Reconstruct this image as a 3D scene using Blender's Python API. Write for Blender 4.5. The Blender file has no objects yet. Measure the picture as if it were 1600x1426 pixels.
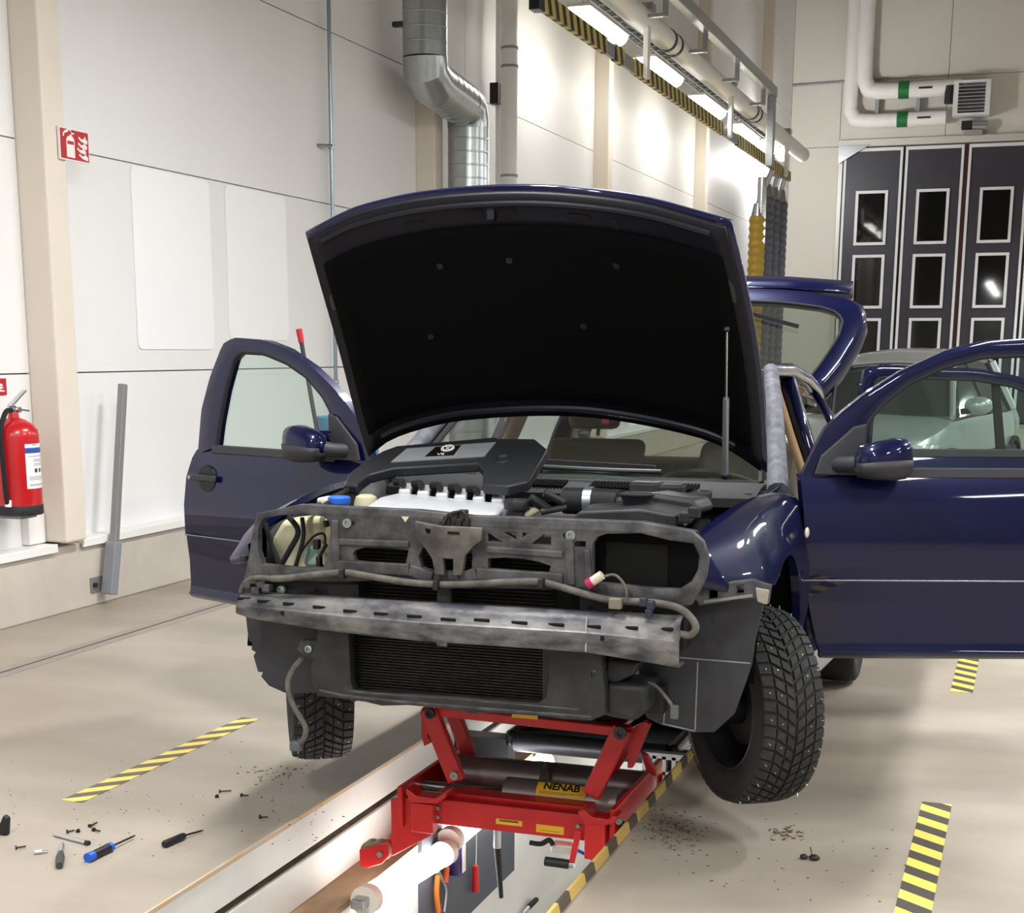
import bpy, bmesh, math, random
from mathutils import Vector, Matrix
random.seed(7)
SC = bpy.context.scene
COL = SC.collection
# ------------------------------------------------------------------ camera
CAM_F, CAM_PX, CAM_PY = 2329.4, 778.2, 1046.5          # focal length and optical centre in pixels of 1600x1426
CAM_PITCH, CAM_YAW, CAM_ROLL, CAM_H = .2111, .33895, .00326, 1.55
def cam_axes():
    p, y, ro = CAM_PITCH, CAM_YAW, CAM_ROLL
    fw = Vector((-math.sin(y)*math.cos(p), math.cos(y)*math.cos(p), -math.sin(p)))
    rt = Vector((math.cos(y), math.sin(y), 0)); up = rt.cross(fw)
    return rt*math.cos(ro)+up*math.sin(ro), -rt*math.sin(ro)+up*math.cos(ro), fw
RT, UP, FW = cam_axes()
cd = bpy.data.cameras.new('camera'); cam = bpy.data.objects.new('camera', cd); COL.objects.link(cam)
cd.sensor_fit = 'HORIZONTAL'; cd.sensor_width = 36; cd.lens = 36*CAM_F/1600
cd.shift_x = -(CAM_PX-800)/1600; cd.shift_y = (CAM_PY-713)/1600
cd.clip_start = .05; cd.clip_end = 200
M = Matrix((RT, UP, -FW)).transposed().to_4x4(); M.translation = (0, 0, CAM_H); cam.matrix_world = M
SC.camera = cam
def at(px, py, X=None, Y=None, Z=None):
    """measured point of the photograph placed on a plane of the room"""
    d = FW*CAM_F + RT*(px-CAM_PX) - UP*(py-CAM_PY)
    t = X/d.x if X is not None else Y/d.y if Y is not None else (Z-CAM_H)/d.z
    return d*t + Vector((0, 0, CAM_H))
# ------------------------------------------------------------------ world, exposure
W = bpy.data.worlds.new('night'); SC.world = W; W.use_nodes = True
W.node_tree.nodes['Background'].inputs[0].default_value = (.02, .025, .035, 1)
W.node_tree.nodes['Background'].inputs[1].default_value = .3
SC.view_settings.view_transform = 'Standard'; SC.view_settings.look = 'None'
SC.view_settings.gamma = 1; SC.view_settings.use_curve_mapping = False
SC.view_settings.exposure = EXPOSURE = 0.75
LAMP_W = 62           # watts per ceiling lamp
# ------------------------------------------------------------------ materials
MATS = {}
def mat(name, col, rough=.5, metal=0., noise=0., nscale=8., col2=None, bump=0., bscale=60., emit=0., trans=0., ior=1.45,
        coat=0., spec=.5, alpha=1., stretch=(1, 1, 1), rnoise=0.):
    if name in MATS: return MATS[name]
    m = bpy.data.materials.new(name); m.use_nodes = True
    nt = m.node_tree; b = nt.nodes['Principled BSDF']
    def lin(c):
        return tuple(((v/255+.055)/1.055)**2.4 if v/255 > .04045 else v/255/12.92 for v in c)
    c = lin(col)
    b.inputs['Base Color'].default_value = (*c, 1)
    b.inputs['Roughness'].default_value = rough; b.inputs['Metallic'].default_value = metal
    b.inputs['Specular IOR Level'].default_value = spec; b.inputs['IOR'].default_value = ior
    b.inputs['Coat Weight'].default_value = coat; b.inputs['Coat Roughness'].default_value = .04
    b.inputs['Transmission Weight'].default_value = trans; b.inputs['Alpha'].default_value = alpha
    if emit:
        b.inputs['Emission Color'].default_value = (*c, 1); b.inputs['Emission Strength'].default_value = emit
    tc = nt.nodes.new('ShaderNodeTexCoord'); mp = nt.nodes.new('ShaderNodeMapping'); mp.inputs['Scale'].default_value = stretch
    geo = nt.nodes.new('ShaderNodeNewGeometry')
    nt.links.new(geo.outputs['Position'], mp.inputs['Vector'])
    if noise or col2:
        n = nt.nodes.new('ShaderNodeTexNoise'); n.inputs['Scale'].default_value = nscale; n.inputs['Detail'].default_value = 6
        n.inputs['Roughness'].default_value = .6
        nt.links.new(mp.outputs[0], n.inputs['Vector'])
        r = nt.nodes.new('ShaderNodeValToRGB')
        r.color_ramp.elements[0].position = .36; r.color_ramp.elements[1].position = .66
        c2 = lin(col2) if col2 else tuple(v*(1-noise) for v in c)
        r.color_ramp.elements[0].color = (*c2, 1); r.color_ramp.elements[1].color = (*c, 1)
        nt.links.new(n.outputs[0], r.inputs[0]); nt.links.new(r.outputs[0], b.inputs['Base Color'])
        if rnoise:
            mr = nt.nodes.new('ShaderNodeMapRange'); mr.inputs[3].default_value = rough-rnoise; mr.inputs[4].default_value = rough+rnoise
            nt.links.new(n.outputs[0], mr.inputs[0]); nt.links.new(mr.outputs[0], b.inputs['Roughness'])
    if bump:
        n2 = nt.nodes.new('ShaderNodeTexNoise'); n2.inputs['Scale'].default_value = bscale; n2.inputs['Detail'].default_value = 4
        nt.links.new(mp.outputs[0], n2.inputs['Vector'])
        bp = nt.nodes.new('ShaderNodeBump'); bp.inputs['Strength'].default_value = bump; bp.inputs['Distance'].default_value = .01
        nt.links.new(n2.outputs[0], bp.inputs['Height']); nt.links.new(bp.outputs[0], b.inputs['Normal'])
    MATS[name] = m
    return m
def glass_mat(name, col=(214, 232, 226), refl=.09):
    """thin pane: mostly see-through, faintly tinted, with mirror-like reflection"""
    if name in MATS: return MATS[name]
    m = bpy.data.materials.new(name); m.use_nodes = True; nt = m.node_tree
    nt.nodes.remove(nt.nodes['Principled BSDF']); o = nt.nodes['Material Output']
    t = nt.nodes.new('ShaderNodeBsdfTransparent'); g = nt.nodes.new('ShaderNodeBsdfGlossy'); mx = nt.nodes.new('ShaderNodeMixShader')
    t.inputs[0].default_value = (*[(v/255)**2.2 for v in col], 1); g.inputs['Roughness'].default_value = .02
    lw = nt.nodes.new('ShaderNodeLayerWeight'); lw.inputs[0].default_value = .5
    pw = nt.nodes.new('ShaderNodeMath'); pw.operation = 'POWER'; pw.inputs[1].default_value = 4.
    ad = nt.nodes.new('ShaderNodeMath'); ad.operation = 'MULTIPLY_ADD'; ad.inputs[1].default_value = .8; ad.inputs[2].default_value = refl
    nt.links.new(lw.outputs['Facing'], pw.inputs[0]); nt.links.new(pw.outputs[0], ad.inputs[0]); nt.links.new(ad.outputs[0], mx.inputs[0])
    nt.links.new(t.outputs[0], mx.inputs[1]); nt.links.new(g.outputs[0], mx.inputs[2]); nt.links.new(mx.outputs[0], o.inputs[0])
    MATS[name] = m
    return m
def stripe_mat(name, a, b, axis, period, skew=0., skew_axis='Z', duty=.5):
    """diagonal two-colour hazard print"""
    m = mat(name, a, rough=.5); nt = m.node_tree; bs = nt.nodes['Principled BSDF']
    geo = nt.nodes.new('ShaderNodeNewGeometry'); sp = nt.nodes.new('ShaderNodeSeparateXYZ'); nt.links.new(geo.outputs['Position'], sp.inputs[0])
    mu = nt.nodes.new('ShaderNodeMath'); mu.operation = 'MULTIPLY_ADD'; mu.inputs[1].default_value = skew
    nt.links.new(sp.outputs[skew_axis], mu.inputs[0]); nt.links.new(sp.outputs[axis], mu.inputs[2])
    md = nt.nodes.new('ShaderNodeMath'); md.operation = 'FLOORED_MODULO'; md.inputs[1].default_value = period; nt.links.new(mu.outputs[0], md.inputs[0])
    gt = nt.nodes.new('ShaderNodeMath'); gt.operation = 'GREATER_THAN'; gt.inputs[1].default_value = period*duty; nt.links.new(md.outputs[0], gt.inputs[0])
    mx = nt.nodes.new('ShaderNodeMix'); mx.data_type = 'RGBA'; nt.links.new(gt.outputs[0], mx.inputs[0])
    mx.inputs[6].default_value = (*[(v/255)**2.2 for v in a], 1); mx.inputs[7].default_value = (*[(v/255)**2.2 for v in b], 1)
    nt.links.new(mx.outputs[2], bs.inputs['Base Color'])
    return m
# ------------------------------------------------------------------ mesh helpers
def wloc(o):
    v = Vector((0, 0, 0))
    while o is not None: v += o.location; o = o.parent
    return v
class MB:
    def __init__(s): s.v = []; s.f = []
    def add(s, vs, fs):
        n = len(s.v); s.v += [Vector(v) for v in vs]; s.f += [tuple(i+n for i in f) for f in fs]; return s
    def box(s, a, b):
        x0, x1 = sorted((a[0], b[0])); y0, y1 = sorted((a[1], b[1])); z0, z1 = sorted((a[2], b[2]))
        return s.add([(x0,y0,z0),(x1,y0,z0),(x1,y1,z0),(x0,y1,z0),(x0,y0,z1),(x1,y0,z1),(x1,y1,z1),(x0,y1,z1)],
                     [(0,3,2,1),(4,5,6,7),(0,1,5,4),(1,2,6,5),(2,3,7,6),(3,0,4,7)])
    def obox(s, c, ax, ay, az):
        """oriented box: centre and three half-axis vectors"""
        c, ax, ay, az = map(Vector, (c, ax, ay, az))
        v = [c+i*ax+j*ay+k*az for k in (-1, 1) for i, j in ((-1,-1),(1,-1),(1,1),(-1,1))]
        return s.add(v, [(0,3,2,1),(4,5,6,7),(0,1,5,4),(1,2,6,5),(2,3,7,6),(3,0,4,7)])
    def prism(s, pts, d):
        """polygon of 3-D points pushed along vector d"""
        pts = [Vector(p) for p in pts]; d = Vector(d); n = len(pts)
        return s.add(pts+[p+d for p in pts], [tuple(range(n)), tuple(range(2*n-1, n-1, -1))]+[(i, i+n, (i+1) % n+n, (i+1) % n) for i in range(n)])
    def bar(s, p, q, w, h=None, up=(0, 0, 1)):
        p, q, up = Vector(p), Vector(q), Vector(up); h = w if h is None else h
        d = (q-p); a = d.normalized(); sd = a.cross(up)
        if sd.length < 1e-4: sd = a.cross(Vector((1, 0, 0)))
        sd.normalize(); u = sd.cross(a)
        return s.obox((p+q)/2, d/2, sd*w/2, u*h/2)
    def tube(s, pts, r, n=10, cap=True, closed=False):
        pts = [Vector(p) for p in pts]; m = len(pts)
        rs = r if isinstance(r, (list, tuple)) else [r]*m
        base = len(s.v); prev = None
        for i, p in enumerate(pts):
            if closed: t = pts[(i+1) % m]-pts[i-1]
            else: t = pts[min(i+1, m-1)]-pts[max(i-1, 0)]
            t.normalize()
            if prev is None:
                a = Vector((0, 0, 1)) if abs(t.z) < .9 else Vector((1, 0, 0)); nn = t.cross(a).normalized()
            else:
                nn = (prev-t*prev.dot(t)); nn = nn.normalized() if nn.length > 1e-6 else t.orthogonal().normalized()
            prev = nn; bb = t.cross(nn)
            for k in range(n):
                a = 2*math.pi*k/n; s.v.append(p+(nn*math.cos(a)+bb*math.sin(a))*rs[i])
        for i in range(m if closed else m-1):
            j = (i+1) % m
            for k in range(n):
                k2 = (k+1) % n; s.f.append((base+i*n+k, base+i*n+k2, base+j*n+k2, base+j*n+k))
        if cap and not closed:
            s.f.append(tuple(base+k for k in range(n-1, -1, -1))); s.f.append(tuple(base+(m-1)*n+k for k in range(n)))
        return s
    def lathe(s, c, axis, prof, n=24, full=2*math.pi):
        """profile of (distance along axis, radius) spun about axis through c"""
        c, a = Vector(c), Vector(axis).normalized(); u = a.orthogonal().normalized(); w = a.cross(u); base = len(s.v); m = len(prof)
        for d, r in prof:
            for k in range(n):
                t = 2*math.pi*k/n; s.v.append(c+a*d+(u*math.cos(t)+w*math.sin(t))*max(r, 1e-5))
        for i in range(m-1):
            for k in range(n):
                k2 = (k+1) % n; s.f.append((base+i*n+k, base+i*n+k2, base+(i+1)*n+k2, base+(i+1)*n+k))
        return s
    def cyl(s, p, q, r, n=16, r2=None):
        p, q = Vector(p), Vector(q); L = (q-p).length
        return s.lathe(p, q-p, [(0, 0), (0, r), (L, r if r2 is None else r2), (L, 0)], n)
    def grid(s, rows, flip=False, closed=False):
        base = len(s.v); m = len(rows[0])
        for r in rows: s.v += [Vector(p) for p in r]
        for i in range(len(rows)-1):
            for j in range(m if closed else m-1):
                j2 = (j+1) % m
                q = (base+i*m+j, base+i*m+j2, base+(i+1)*m+j2, base+(i+1)*m+j)
                s.f.append(q[::-1] if flip else q)
        return s
    def ball(s, c, r, n=12, m=8):
        c = Vector(c); r = Vector(r) if not isinstance(r, (int, float)) else Vector((r, r, r)); rows = []
        for i in range(m+1):
            th = math.pi*i/m; rows.append([c+Vector((r.x*math.sin(th)*math.cos(2*math.pi*k/n), r.y*math.sin(th)*math.sin(2*math.pi*k/n), r.z*math.cos(th))) for k in range(n)])
        return s.grid(rows, closed=True)
    def build(s, name, m, parent=None, smooth=40, bevel=0., solid=0., sub=0, seg=2):
        me = bpy.data.meshes.new(name)
        if s.v:
            lo = Vector((min(v[i] for v in s.v) for i in range(3))); hi = Vector((max(v[i] for v in s.v) for i in range(3))); c = (lo+hi)/2
        else: c = Vector((0, 0, 0))
        me.from_pydata([v-c for v in s.v], [], s.f); me.validate(clean_customdata=False)
        bm = bmesh.new(); bm.from_mesh(me); bmesh.ops.remove_doubles(bm, verts=bm.verts, dist=2e-5)
        bmesh.ops.recalc_face_normals(bm, faces=bm.faces); bm.to_mesh(me); bm.free()
        if smooth:
            for p in me.polygons: p.use_smooth = True
            me.set_sharp_from_angle(angle=math.radians(smooth))
        o = bpy.data.objects.new(name, me); COL.objects.link(o); me.materials.append(m)
        o.location = c-wloc(parent); o.parent = parent
        if solid:
            d = o.modifiers.new('solid', 'SOLIDIFY'); d.thickness = solid; d.offset = 0
        if bevel:
            d = o.modifiers.new('bevel', 'BEVEL'); d.width = bevel; d.segments = seg; d.limit_method = 'ANGLE'; d.angle_limit = math.radians(35)
        if sub:
            d = o.modifiers.new('sub', 'SUBSURF'); d.levels = sub; d.render_levels = sub
        return o
def plate(name, outer, holes, thick, m, parent, bevel=0.):
    """flat sheet with cut-outs. outer / holes: lists of 3-D points in one plane y = const"""
    y = outer[0].y
    cu = bpy.data.curves.new(name, 'CURVE'); cu.dimensions = '2D'; cu.fill_mode = 'BOTH'; cu.extrude = thick/2; cu.bevel_depth = bevel; cu.bevel_resolution = 1
    for pts in [outer]+holes:
        sp = cu.splines.new('POLY'); sp.points.add(len(pts)-1); sp.use_cyclic_u = True
        for q, p in zip(sp.points, pts): q.co = (p.x, p.z, 0, 1)
    tmp = bpy.data.objects.new(name, cu); COL.objects.link(tmp); dg = bpy.context.evaluated_depsgraph_get(); dg.update()
    me = bpy.data.meshes.new_from_object(tmp.evaluated_get(dg)); COL.objects.unlink(tmp); bpy.data.objects.remove(tmp)
    b = MB(); b.add([(v.co.x, y-v.co.z, v.co.y) for v in me.vertices], [tuple(p.vertices) for p in me.polygons])
    bpy.data.meshes.remove(me)
    return b.build(name, m, parent, smooth=35)
def text(name, body, m, parent, loc, right, up, size, extrude=.0005, align='CENTER', bold=0., sx=1.):
    """lettering as thin raised geometry on a surface"""
    cu = bpy.data.curves.new(name, 'FONT'); cu.body = body; cu.size = size; cu.extrude = extrude; cu.align_x = align; cu.align_y = 'CENTER'; cu.offset = bold
    tmp = bpy.data.objects.new(name, cu); COL.objects.link(tmp); dg = bpy.context.evaluated_depsgraph_get(); dg.update()
    me = bpy.data.meshes.new_from_object(tmp.evaluated_get(dg)); COL.objects.unlink(tmp); bpy.data.objects.remove(tmp)
    r, u = Vector(right).normalized(), Vector(up).normalized(); n = r.cross(u); loc = Vector(loc)
    b = MB(); b.add([loc+r*v.co.x*sx+u*v.co.y+n*v.co.z for v in me.vertices], [tuple(p.vertices) for p in me.polygons]); bpy.data.meshes.remove(me)
    return b.build(name, m, parent, smooth=0)
def empty(name, loc, label, cat, group=None):
    o = bpy.data.objects.new(name, None); COL.objects.link(o); o.location = loc; o.empty_display_size = .1
    tag(o, label, cat, group); return o
def tag(o, label, cat, group=None):
    o['label'] = label; o['category'] = cat
    if group: o['group'] = group
    return o
def struct(o): o['kind'] = 'structure'; return o
def copy_tree(o, parent=None):
    c = o.copy(); COL.objects.link(c); c.parent = parent
    for ch in list(o.children): copy_tree(ch, c)
    return c
def arc(c, r, a0, a1, n, ax=(1, 0, 0), ay=(0, 0, 1)):
    c, ax, ay = Vector(c), Vector(ax), Vector(ay)
    return [c+ax*r*math.cos(a0+(a1-a0)*i/n)+ay*r*math.sin(a0+(a1-a0)*i/n) for i in range(n+1)]
def smooth_path(pts, k=6):
    pts = [Vector(p) for p in pts]; out = []
    for i in range(len(pts)-1):
        p0 = pts[max(i-1, 0)]; p1 = pts[i]; p2 = pts[i+1]; p3 = pts[min(i+2, len(pts)-1)]
        for j in range(k):
            t = j/k; out.append(.5*((2*p1)+(p2-p0)*t+(2*p0-5*p1+4*p2-p3)*t*t+(3*p1-p0-3*p2+p3)*t**3))
    return out+[pts[-1]]
# ------------------------------------------------------------------ room materials
wall_m = mat('wall_paint', (236, 235, 234), rough=.55, noise=.03, nscale=.6)
col_m = mat('column_paint', (226, 216, 202), rough=.6, noise=.04, nscale=1.2)
back_m = mat('back_wall_paint', (222, 218, 208), rough=.6, noise=.05, nscale=.4)
joint_m = mat('joint_backing', (120, 118, 112), rough=.8)  # grey backing that shows in the gaps between wall panels
conc_m = mat('plinth_concrete', (205, 196, 184), rough=.85, noise=.12, nscale=2.5, bump=.25, bscale=30)
floor_m = mat('floor_concrete', (176, 166, 153), rough=.45, col2=(150, 140, 126), nscale=.75, bump=.05, bscale=90, stretch=(.55, 1.3, 1), rnoise=.08)
white_m = mat('white_paint', (240, 239, 236), rough=.5, noise=.03, nscale=6)
steel_m = mat('galvanised_steel', (176, 181, 184), rough=.32, metal=.9, noise=.12, nscale=14)
dsteel_m = mat('dark_steel', (70, 72, 76), rough=.38, metal=.8, noise=.3, nscale=9)
grey_m = mat('grey_paint', (150, 152, 156), rough=.45)
black_m = mat('black_plastic', (28, 28, 31), rough=.5)
rubber_m = mat('black_rubber', (22, 22, 23), rough=.75)
# ------------------------------------------------------------------ room shell
WX, PX, CX = -5.50, -5.39, -5.31      # wall face, plinth face, column face
YB, YF, RX, CZ = 35., -5., 9., 9.6
pit = dict(x0=-2.245, x1=-1.155, y0=.6, y1=13.5, z=-1.55)
b = MB()
for x0, x1, y0, y1 in ((-5.7, pit['x0'], YF, YB), (pit['x1'], RX, YF, YB), (pit['x0'], pit['x1'], YF, pit['y0']), (pit['x0'], pit['x1'], pit['y1'], YB)):
    b.box((x0, y0, -.0014), (x1, y1, 0))
floor = struct(b.build('floor', floor_m, smooth=0))
struct(MB().box((-5.7, YF, CZ), (RX, YB, CZ+.2)).build('ceiling', mat('ceiling_paint', (150, 148, 143), rough=.8), smooth=0))
struct(MB().box((RX, YF, 0), (RX+.2, YB, CZ)).build('wall_right', mat('far_side_paint', (150, 150, 148), rough=.7), smooth=0))
struct(MB().box((-5.7, YF-.2, 0), (RX+.2, YF, CZ)).build('wall_front', MATS['far_side_paint'], smooth=0))
wl = struct(MB().box((-5.75, YF, 0), (WX-.035, YB, CZ)).build('wall_left', joint_m, smooth=0))
# columns every 5.95 m, sandwich panels 1.3 m high between them
cols_y = [1.48, 7.41, 13.29, 19.21, 25.2, 31.1]
extra = {2: 14.57, 3: 23.77}
edges = [YF]+cols_y+[YB]
zs = [.40, 1.41, 2.705, 4.03, 5.34, 6.66, 7.97, CZ]
for i in range(len(edges)-1):
    ya, yb = edges[i], edges[i+1]
    if i > 0: ya += .18
    cuts = [ya]+([extra[i-1]] if i-1 in extra else [])+[yb]
    for k in range(len(cuts)-1):
        for j in range(len(zs)-1):
            MB().box((WX-.036, cuts[k]+.004, zs[j]+.004), (WX, cuts[k+1]-.004, zs[j+1]-.004)).build('wall_panel', wall_m, wl, smooth=0)
for y in cols_y:
    MB().box((WX-.03, y, .43), (CX, y+.2, CZ)).build('column', col_m, wl, smooth=0, bevel=.012)
bl = struct(MB().box((WX-.2, YF, 0), (PX, YB, .40)).build('baseboard_left', conc_m, smooth=0, bevel=.01))
for i in range(len(edges)-1):
    ya = edges[i]+(.235 if i else 0); yb = edges[i+1]-.02
    b = MB(); b.box((WX-.03, ya, .40), (PX+.03, yb, .425)); b.box((PX+.012, ya, .375), (PX+.03, yb, .40))
    b.build('ledge', white_m, bl, smooth=0, bevel=.004)
# blank white boards on the wall between the first two columns
for (a0, a1, z0, z1), lb in (((8.55, 9.52, 1.55, 2.69), 'blank white board with rounded corners on wall, nearer the red fire sign'),
                             ((9.74, 10.66, 1.62, 2.69), 'blank white board with rounded corners on wall, beside thin steel pipe')):
    pts = []
    for cx, cz, s in ((a1-.05, z1-.05, 0), (a0+.05, z1-.05, 1), (a0+.05, z0+.05, 2), (a1-.05, z0+.05, 3)):
        pts += [Vector((WX+.002, cx+.05*math.cos(s*math.pi/2+t*math.pi/8), cz+.05*math.sin(s*math.pi/2+t*math.pi/8))) for t in range(5)]
    tag(MB().prism(pts, (.006, 0, 0)).build('wall_board', mat('blank_board', (246, 246, 246), rough=.4), smooth=0), lb, 'board', 'blank boards on the wall')
# ------------------------------------------------------------------ back wall with its folding doors
wb = struct(MB().box((-5.7, YB+.03, 0), (RX, YB+.3, CZ)).build('wall_back', joint_m, smooth=0))
DX0, DX1, DZ = -4.42, 3.4, 5.95
zj = at(1450, 120, Y=YB).z
xv = at(1486, 60, Y=YB).x
for (x0, x1, z0, z1) in ((-5.5, DX0, 0, DZ), (-5.5, DX0, DZ, zj), (DX0, xv, DZ, zj), (xv, DX1, DZ, zj), (DX1, RX, 0, zj), (-5.5, xv, zj, CZ), (xv, DX1, zj, CZ), (DX1, RX, zj, CZ)):
    MB().box((x0+.006, YB, z0+.006), (x1-.006, YB+.03, z1-.006)).build('wall_panel', back_m, wb, smooth=0)
leaf_m = mat('door_leaf_anthracite', (52, 52, 60), rough=.45, noise=.12, nscale=2)
trimw_m = mat('door_white_trim', (226, 226, 228), rough=.45)
pane_m = mat('night_window_glass', (10, 10, 12), rough=.04, spec=.6)
gasket_m = mat('dark_red_gasket', (52, 24, 24), rough=.7)
leafs = [(-4.30, -3.03), (-2.99, -1.76), (-1.68, -.44), (-.40, .84), (.92, 2.16), (2.20, 3.36)]
wt = [at(1356, y, Y=YB-.1).z for y in (298, 383, 398, 482, 497, 581)]
for i, (x0, x1) in enumerate(leafs):
    d = struct(MB().box((x0, YB-.07, .03), (x1, YB, DZ-.05)).build('door_%d' % (i+1), leaf_m, smooth=0, bevel=.006))
    for xa in (x0+.035, x1-.035):
        MB().box((xa-.028, YB-.10, .03), (xa+.028, YB-.07, DZ-.06)).build('edge_trim', trimw_m, d, smooth=0, bevel=.004)
    MB().box((x0+.065, YB-.10, DZ-.13), (x1-.065, YB-.07, DZ-.06)).build('top_trim', trimw_m, d, smooth=0, bevel=.004)
    cx = (x0+x1)/2+.01
    for k in range(3):
        z1, z0 = wt[2*k], wt[2*k+1]; w = .345
        fr = MB()
        for (xa, xb, za, zb) in ((cx-w, cx+w, z1-.06, z1), (cx-w, cx+w, z0, z0+.06), (cx-w, cx-w+.06, z0+.06, z1-.06), (cx+w-.06, cx+w, z0+.06, z1-.06)):
            fr.box((xa, YB-.11, za), (xb, YB-.07, zb))
        f = fr.build('window_frame', trimw_m, d, smooth=0)
        MB().box((cx-w+.055, YB-.082, z0+.055), (cx+w-.055, YB-.072, z1-.055)).build('pane', pane_m, f, smooth=0)
    if i % 2:
        MB().box((x1+.005, YB-.09, .05), (x1+.075, YB-.02, DZ-.06)).build('gasket', gasket_m, d, smooth=0)
fr = MB(); fr.box((DX0, YB-.05, 0), (-4.32, YB+.0, DZ)); fr.box((DX0, YB-.14, DZ-.03), (DX1, YB+.0, DZ+.12)); fr.box((DX1-.02, YB-.05, 0), (DX1+.1, YB, DZ))
struct(fr.build('trim_1', mat('door_frame_steel', (206, 203, 196), rough=.45, metal=.2), smooth=0, bevel=.01))
# ------------------------------------------------------------------ inspection pit
x0, x1, y0, y1, pz = pit['x0'], pit['x1'], pit['y0'], pit['y1'], pit['z']
pitw_m = mat('pit_white_paint', (232, 231, 226), rough=.5, noise=.08, nscale=3, bump=.05, bscale=25)
b = MB(); b.box((x0-.25, y0, -.135), (x0, y1, -.0015)); b.box((x0-.25, y0, -.315), (x0, y1, -.165)); b.box((x0-.25, y0, -.165), (x0-.05, y1, -.135))
b.box((x0-.25, y0, pz), (x0+.13, y1, -.34))
wpl = struct(b.build('wall_pit_left', pitw_m, smooth=0, bevel=.004))
MB().box((x0-.05, y0, -.166), (x0-.012, y1, -.162)).build('groove_strip', mat('groove_strip', (104, 92, 76), rough=.95, noise=.4, nscale=12), wpl, smooth=0)  # brown mottled strip along the bottom of the groove
MB().box((x0-.02, y0, -.34), (x0+.132, y1, -.315)).build('rail', mat('rusty_rail', (176, 150, 118), rough=.6, metal=.1, col2=(140, 108, 76), nscale=7, stretch=(1, .3, 1)), wpl, smooth=0)
MB().box((x0-.006, y0, -.012), (x0+.003, y1, .002)).build('edge_strip', mat('worn_orange_tape', (206, 172, 122), rough=.6, col2=(196, 190, 178), nscale=9), wpl, smooth=0)
b = MB(); b.box((x1, y0, pz), (x1+.25, y1, -.002)); b.box((x1-.13, y0, -.34), (x1+.05, y1, -.315)); b.box((x1-.13, y0, pz), (x1, y1, -.34))
struct(b.build('wall_pit_right', pitw_m, smooth=0))
struct(MB().box((x0-.25, y0, pz-.1), (x1+.25, y1, pz)).build('floor_pit', mat('pit_floor', (150, 148, 142), rough=.7, noise=.15, nscale=3), smooth=0))
b = MB(); b.box((x0-.25, y0-.2, pz), (x1+.25, y0, -.2)); b.box((x0-.25, y1, pz), (x1+.25, y1+.2, -.2))
struct(b.build('wall_pit_ends', pitw_m, smooth=0))
# raised angle iron with hazard tape along the near pit edge
haz_m = stripe_mat('hazard_tape', (216, 184, 104), (92, 84, 72), 'Y', .26, skew=.6, skew_axis='Z', duty=.6)
tag(MB().box((x1-.004, 2.6, 0), (x1+.006, 5.62, .04)).build('edge_angle', haz_m, smooth=0), 'raised yellow and black striped edging along the right rim of the pit', 'edging')
# hazard tape strips lying on the floor
hz1 = stripe_mat('floor_tape', (236, 208, 96), (78, 72, 66), 'Y', .15, skew=.75, skew_axis='X', duty=.5)
hz2 = stripe_mat('floor_tape_fine', (232, 206, 110), (104, 94, 76), 'Y', .135, skew=-1.0, skew_axis='X', duty=.5)
def tape(y0, y1, x, w, m, lb):
    tag(MB().box((x-w/2, y0, .0004), (x+w/2, y1, .002)).build('floor_tape', m, smooth=0), lb, 'tape', 'hazard tape strips on the floor')
tape(3.0, 5.25, -.215, .1, hz1, 'black and yellow hazard tape strip on floor, front right, running out of the picture')
tape(7.10, 8.9, -.215, .1, hz1, 'short black and yellow hazard tape strip on floor under the right car door')
pA, pB = at(112, 1252, Z=0), at(392, 1122, Z=0)
tape(pA.y, pB.y, (pA.x+pB.x)/2, .085, hz2, 'black and yellow hazard tape strip on floor left of the pit')
# slot drain along the left wall
g0, g1 = at(0, 1052, Z=0), at(400, 932, Z=0)
dr = MB(); dr.box((g0.x-.07, YF+.1, 0), (g0.x+.07, 30, .0025))
tag(dr.build('slot_drain', mat('drain_steel', (168, 158, 148), rough=.5, metal=.3, noise=.15, nscale=9), smooth=0), 'narrow slotted floor drain running beside the left wall plinth', 'drain')
MB().box((g0.x-.006, YF+.1, .0024), (g0.x+.006, 30, .0032)).build('slot', mat('drain_slot', (60, 54, 50), rough=.9), bpy.data.objects['slot_drain'], smooth=0)
# ------------------------------------------------------------------ lamps of the hall
lamp_m = mat('lamp_diffuser', (255, 252, 244), emit=9., rough=.4)
lampb_m = mat('lamp_body', (206, 206, 204), rough=.5)
def lamp(x, y, z, L, label, group, watt, wid=.24):
    e = empty('ceiling_lamp', (x, y, z), label, 'lamp', group)
    MB().box((x-wid/2-.01, y-L/2-.03, z+.05), (x+wid/2+.01, y+L/2+.03, z+.085)).build('housing', lampb_m, e, smooth=0, bevel=.008)
    pr = [(x+wid/2*math.cos(math.pi*t/8), y-L/2, z+.05-.11*math.sin(math.pi*t/8)) for t in range(9)]
    MB().prism(pr, (0, L, 0)).build('diffuser', lamp_m, e, smooth=50, bevel=.01)
    MB().box((x-.012, y-.04, z+.085), (x+.012, y+.04, z+.16)).build('bracket', steel_m, e, smooth=0)
    ld = bpy.data.lights.new('lamp_light', 'AREA'); ld.shape = 'RECTANGLE'; ld.size = wid; ld.size_y = L; ld.energy = watt; ld.color = (.985, .99, 1.)
    lo = bpy.data.objects.new('lamp_light', ld); COL.objects.link(lo); lo.parent = e; lo.location = (0, 0, -.066)
    return e
ORD = 'first second third fourth fifth sixth seventh eighth ninth tenth eleventh twelfth thirteenth fourteenth'.split()
BX = -4.6                                     # plane of the hanging light rail
BZ = at(945, 85, X=BX).z                      # its striped lower edge
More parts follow.
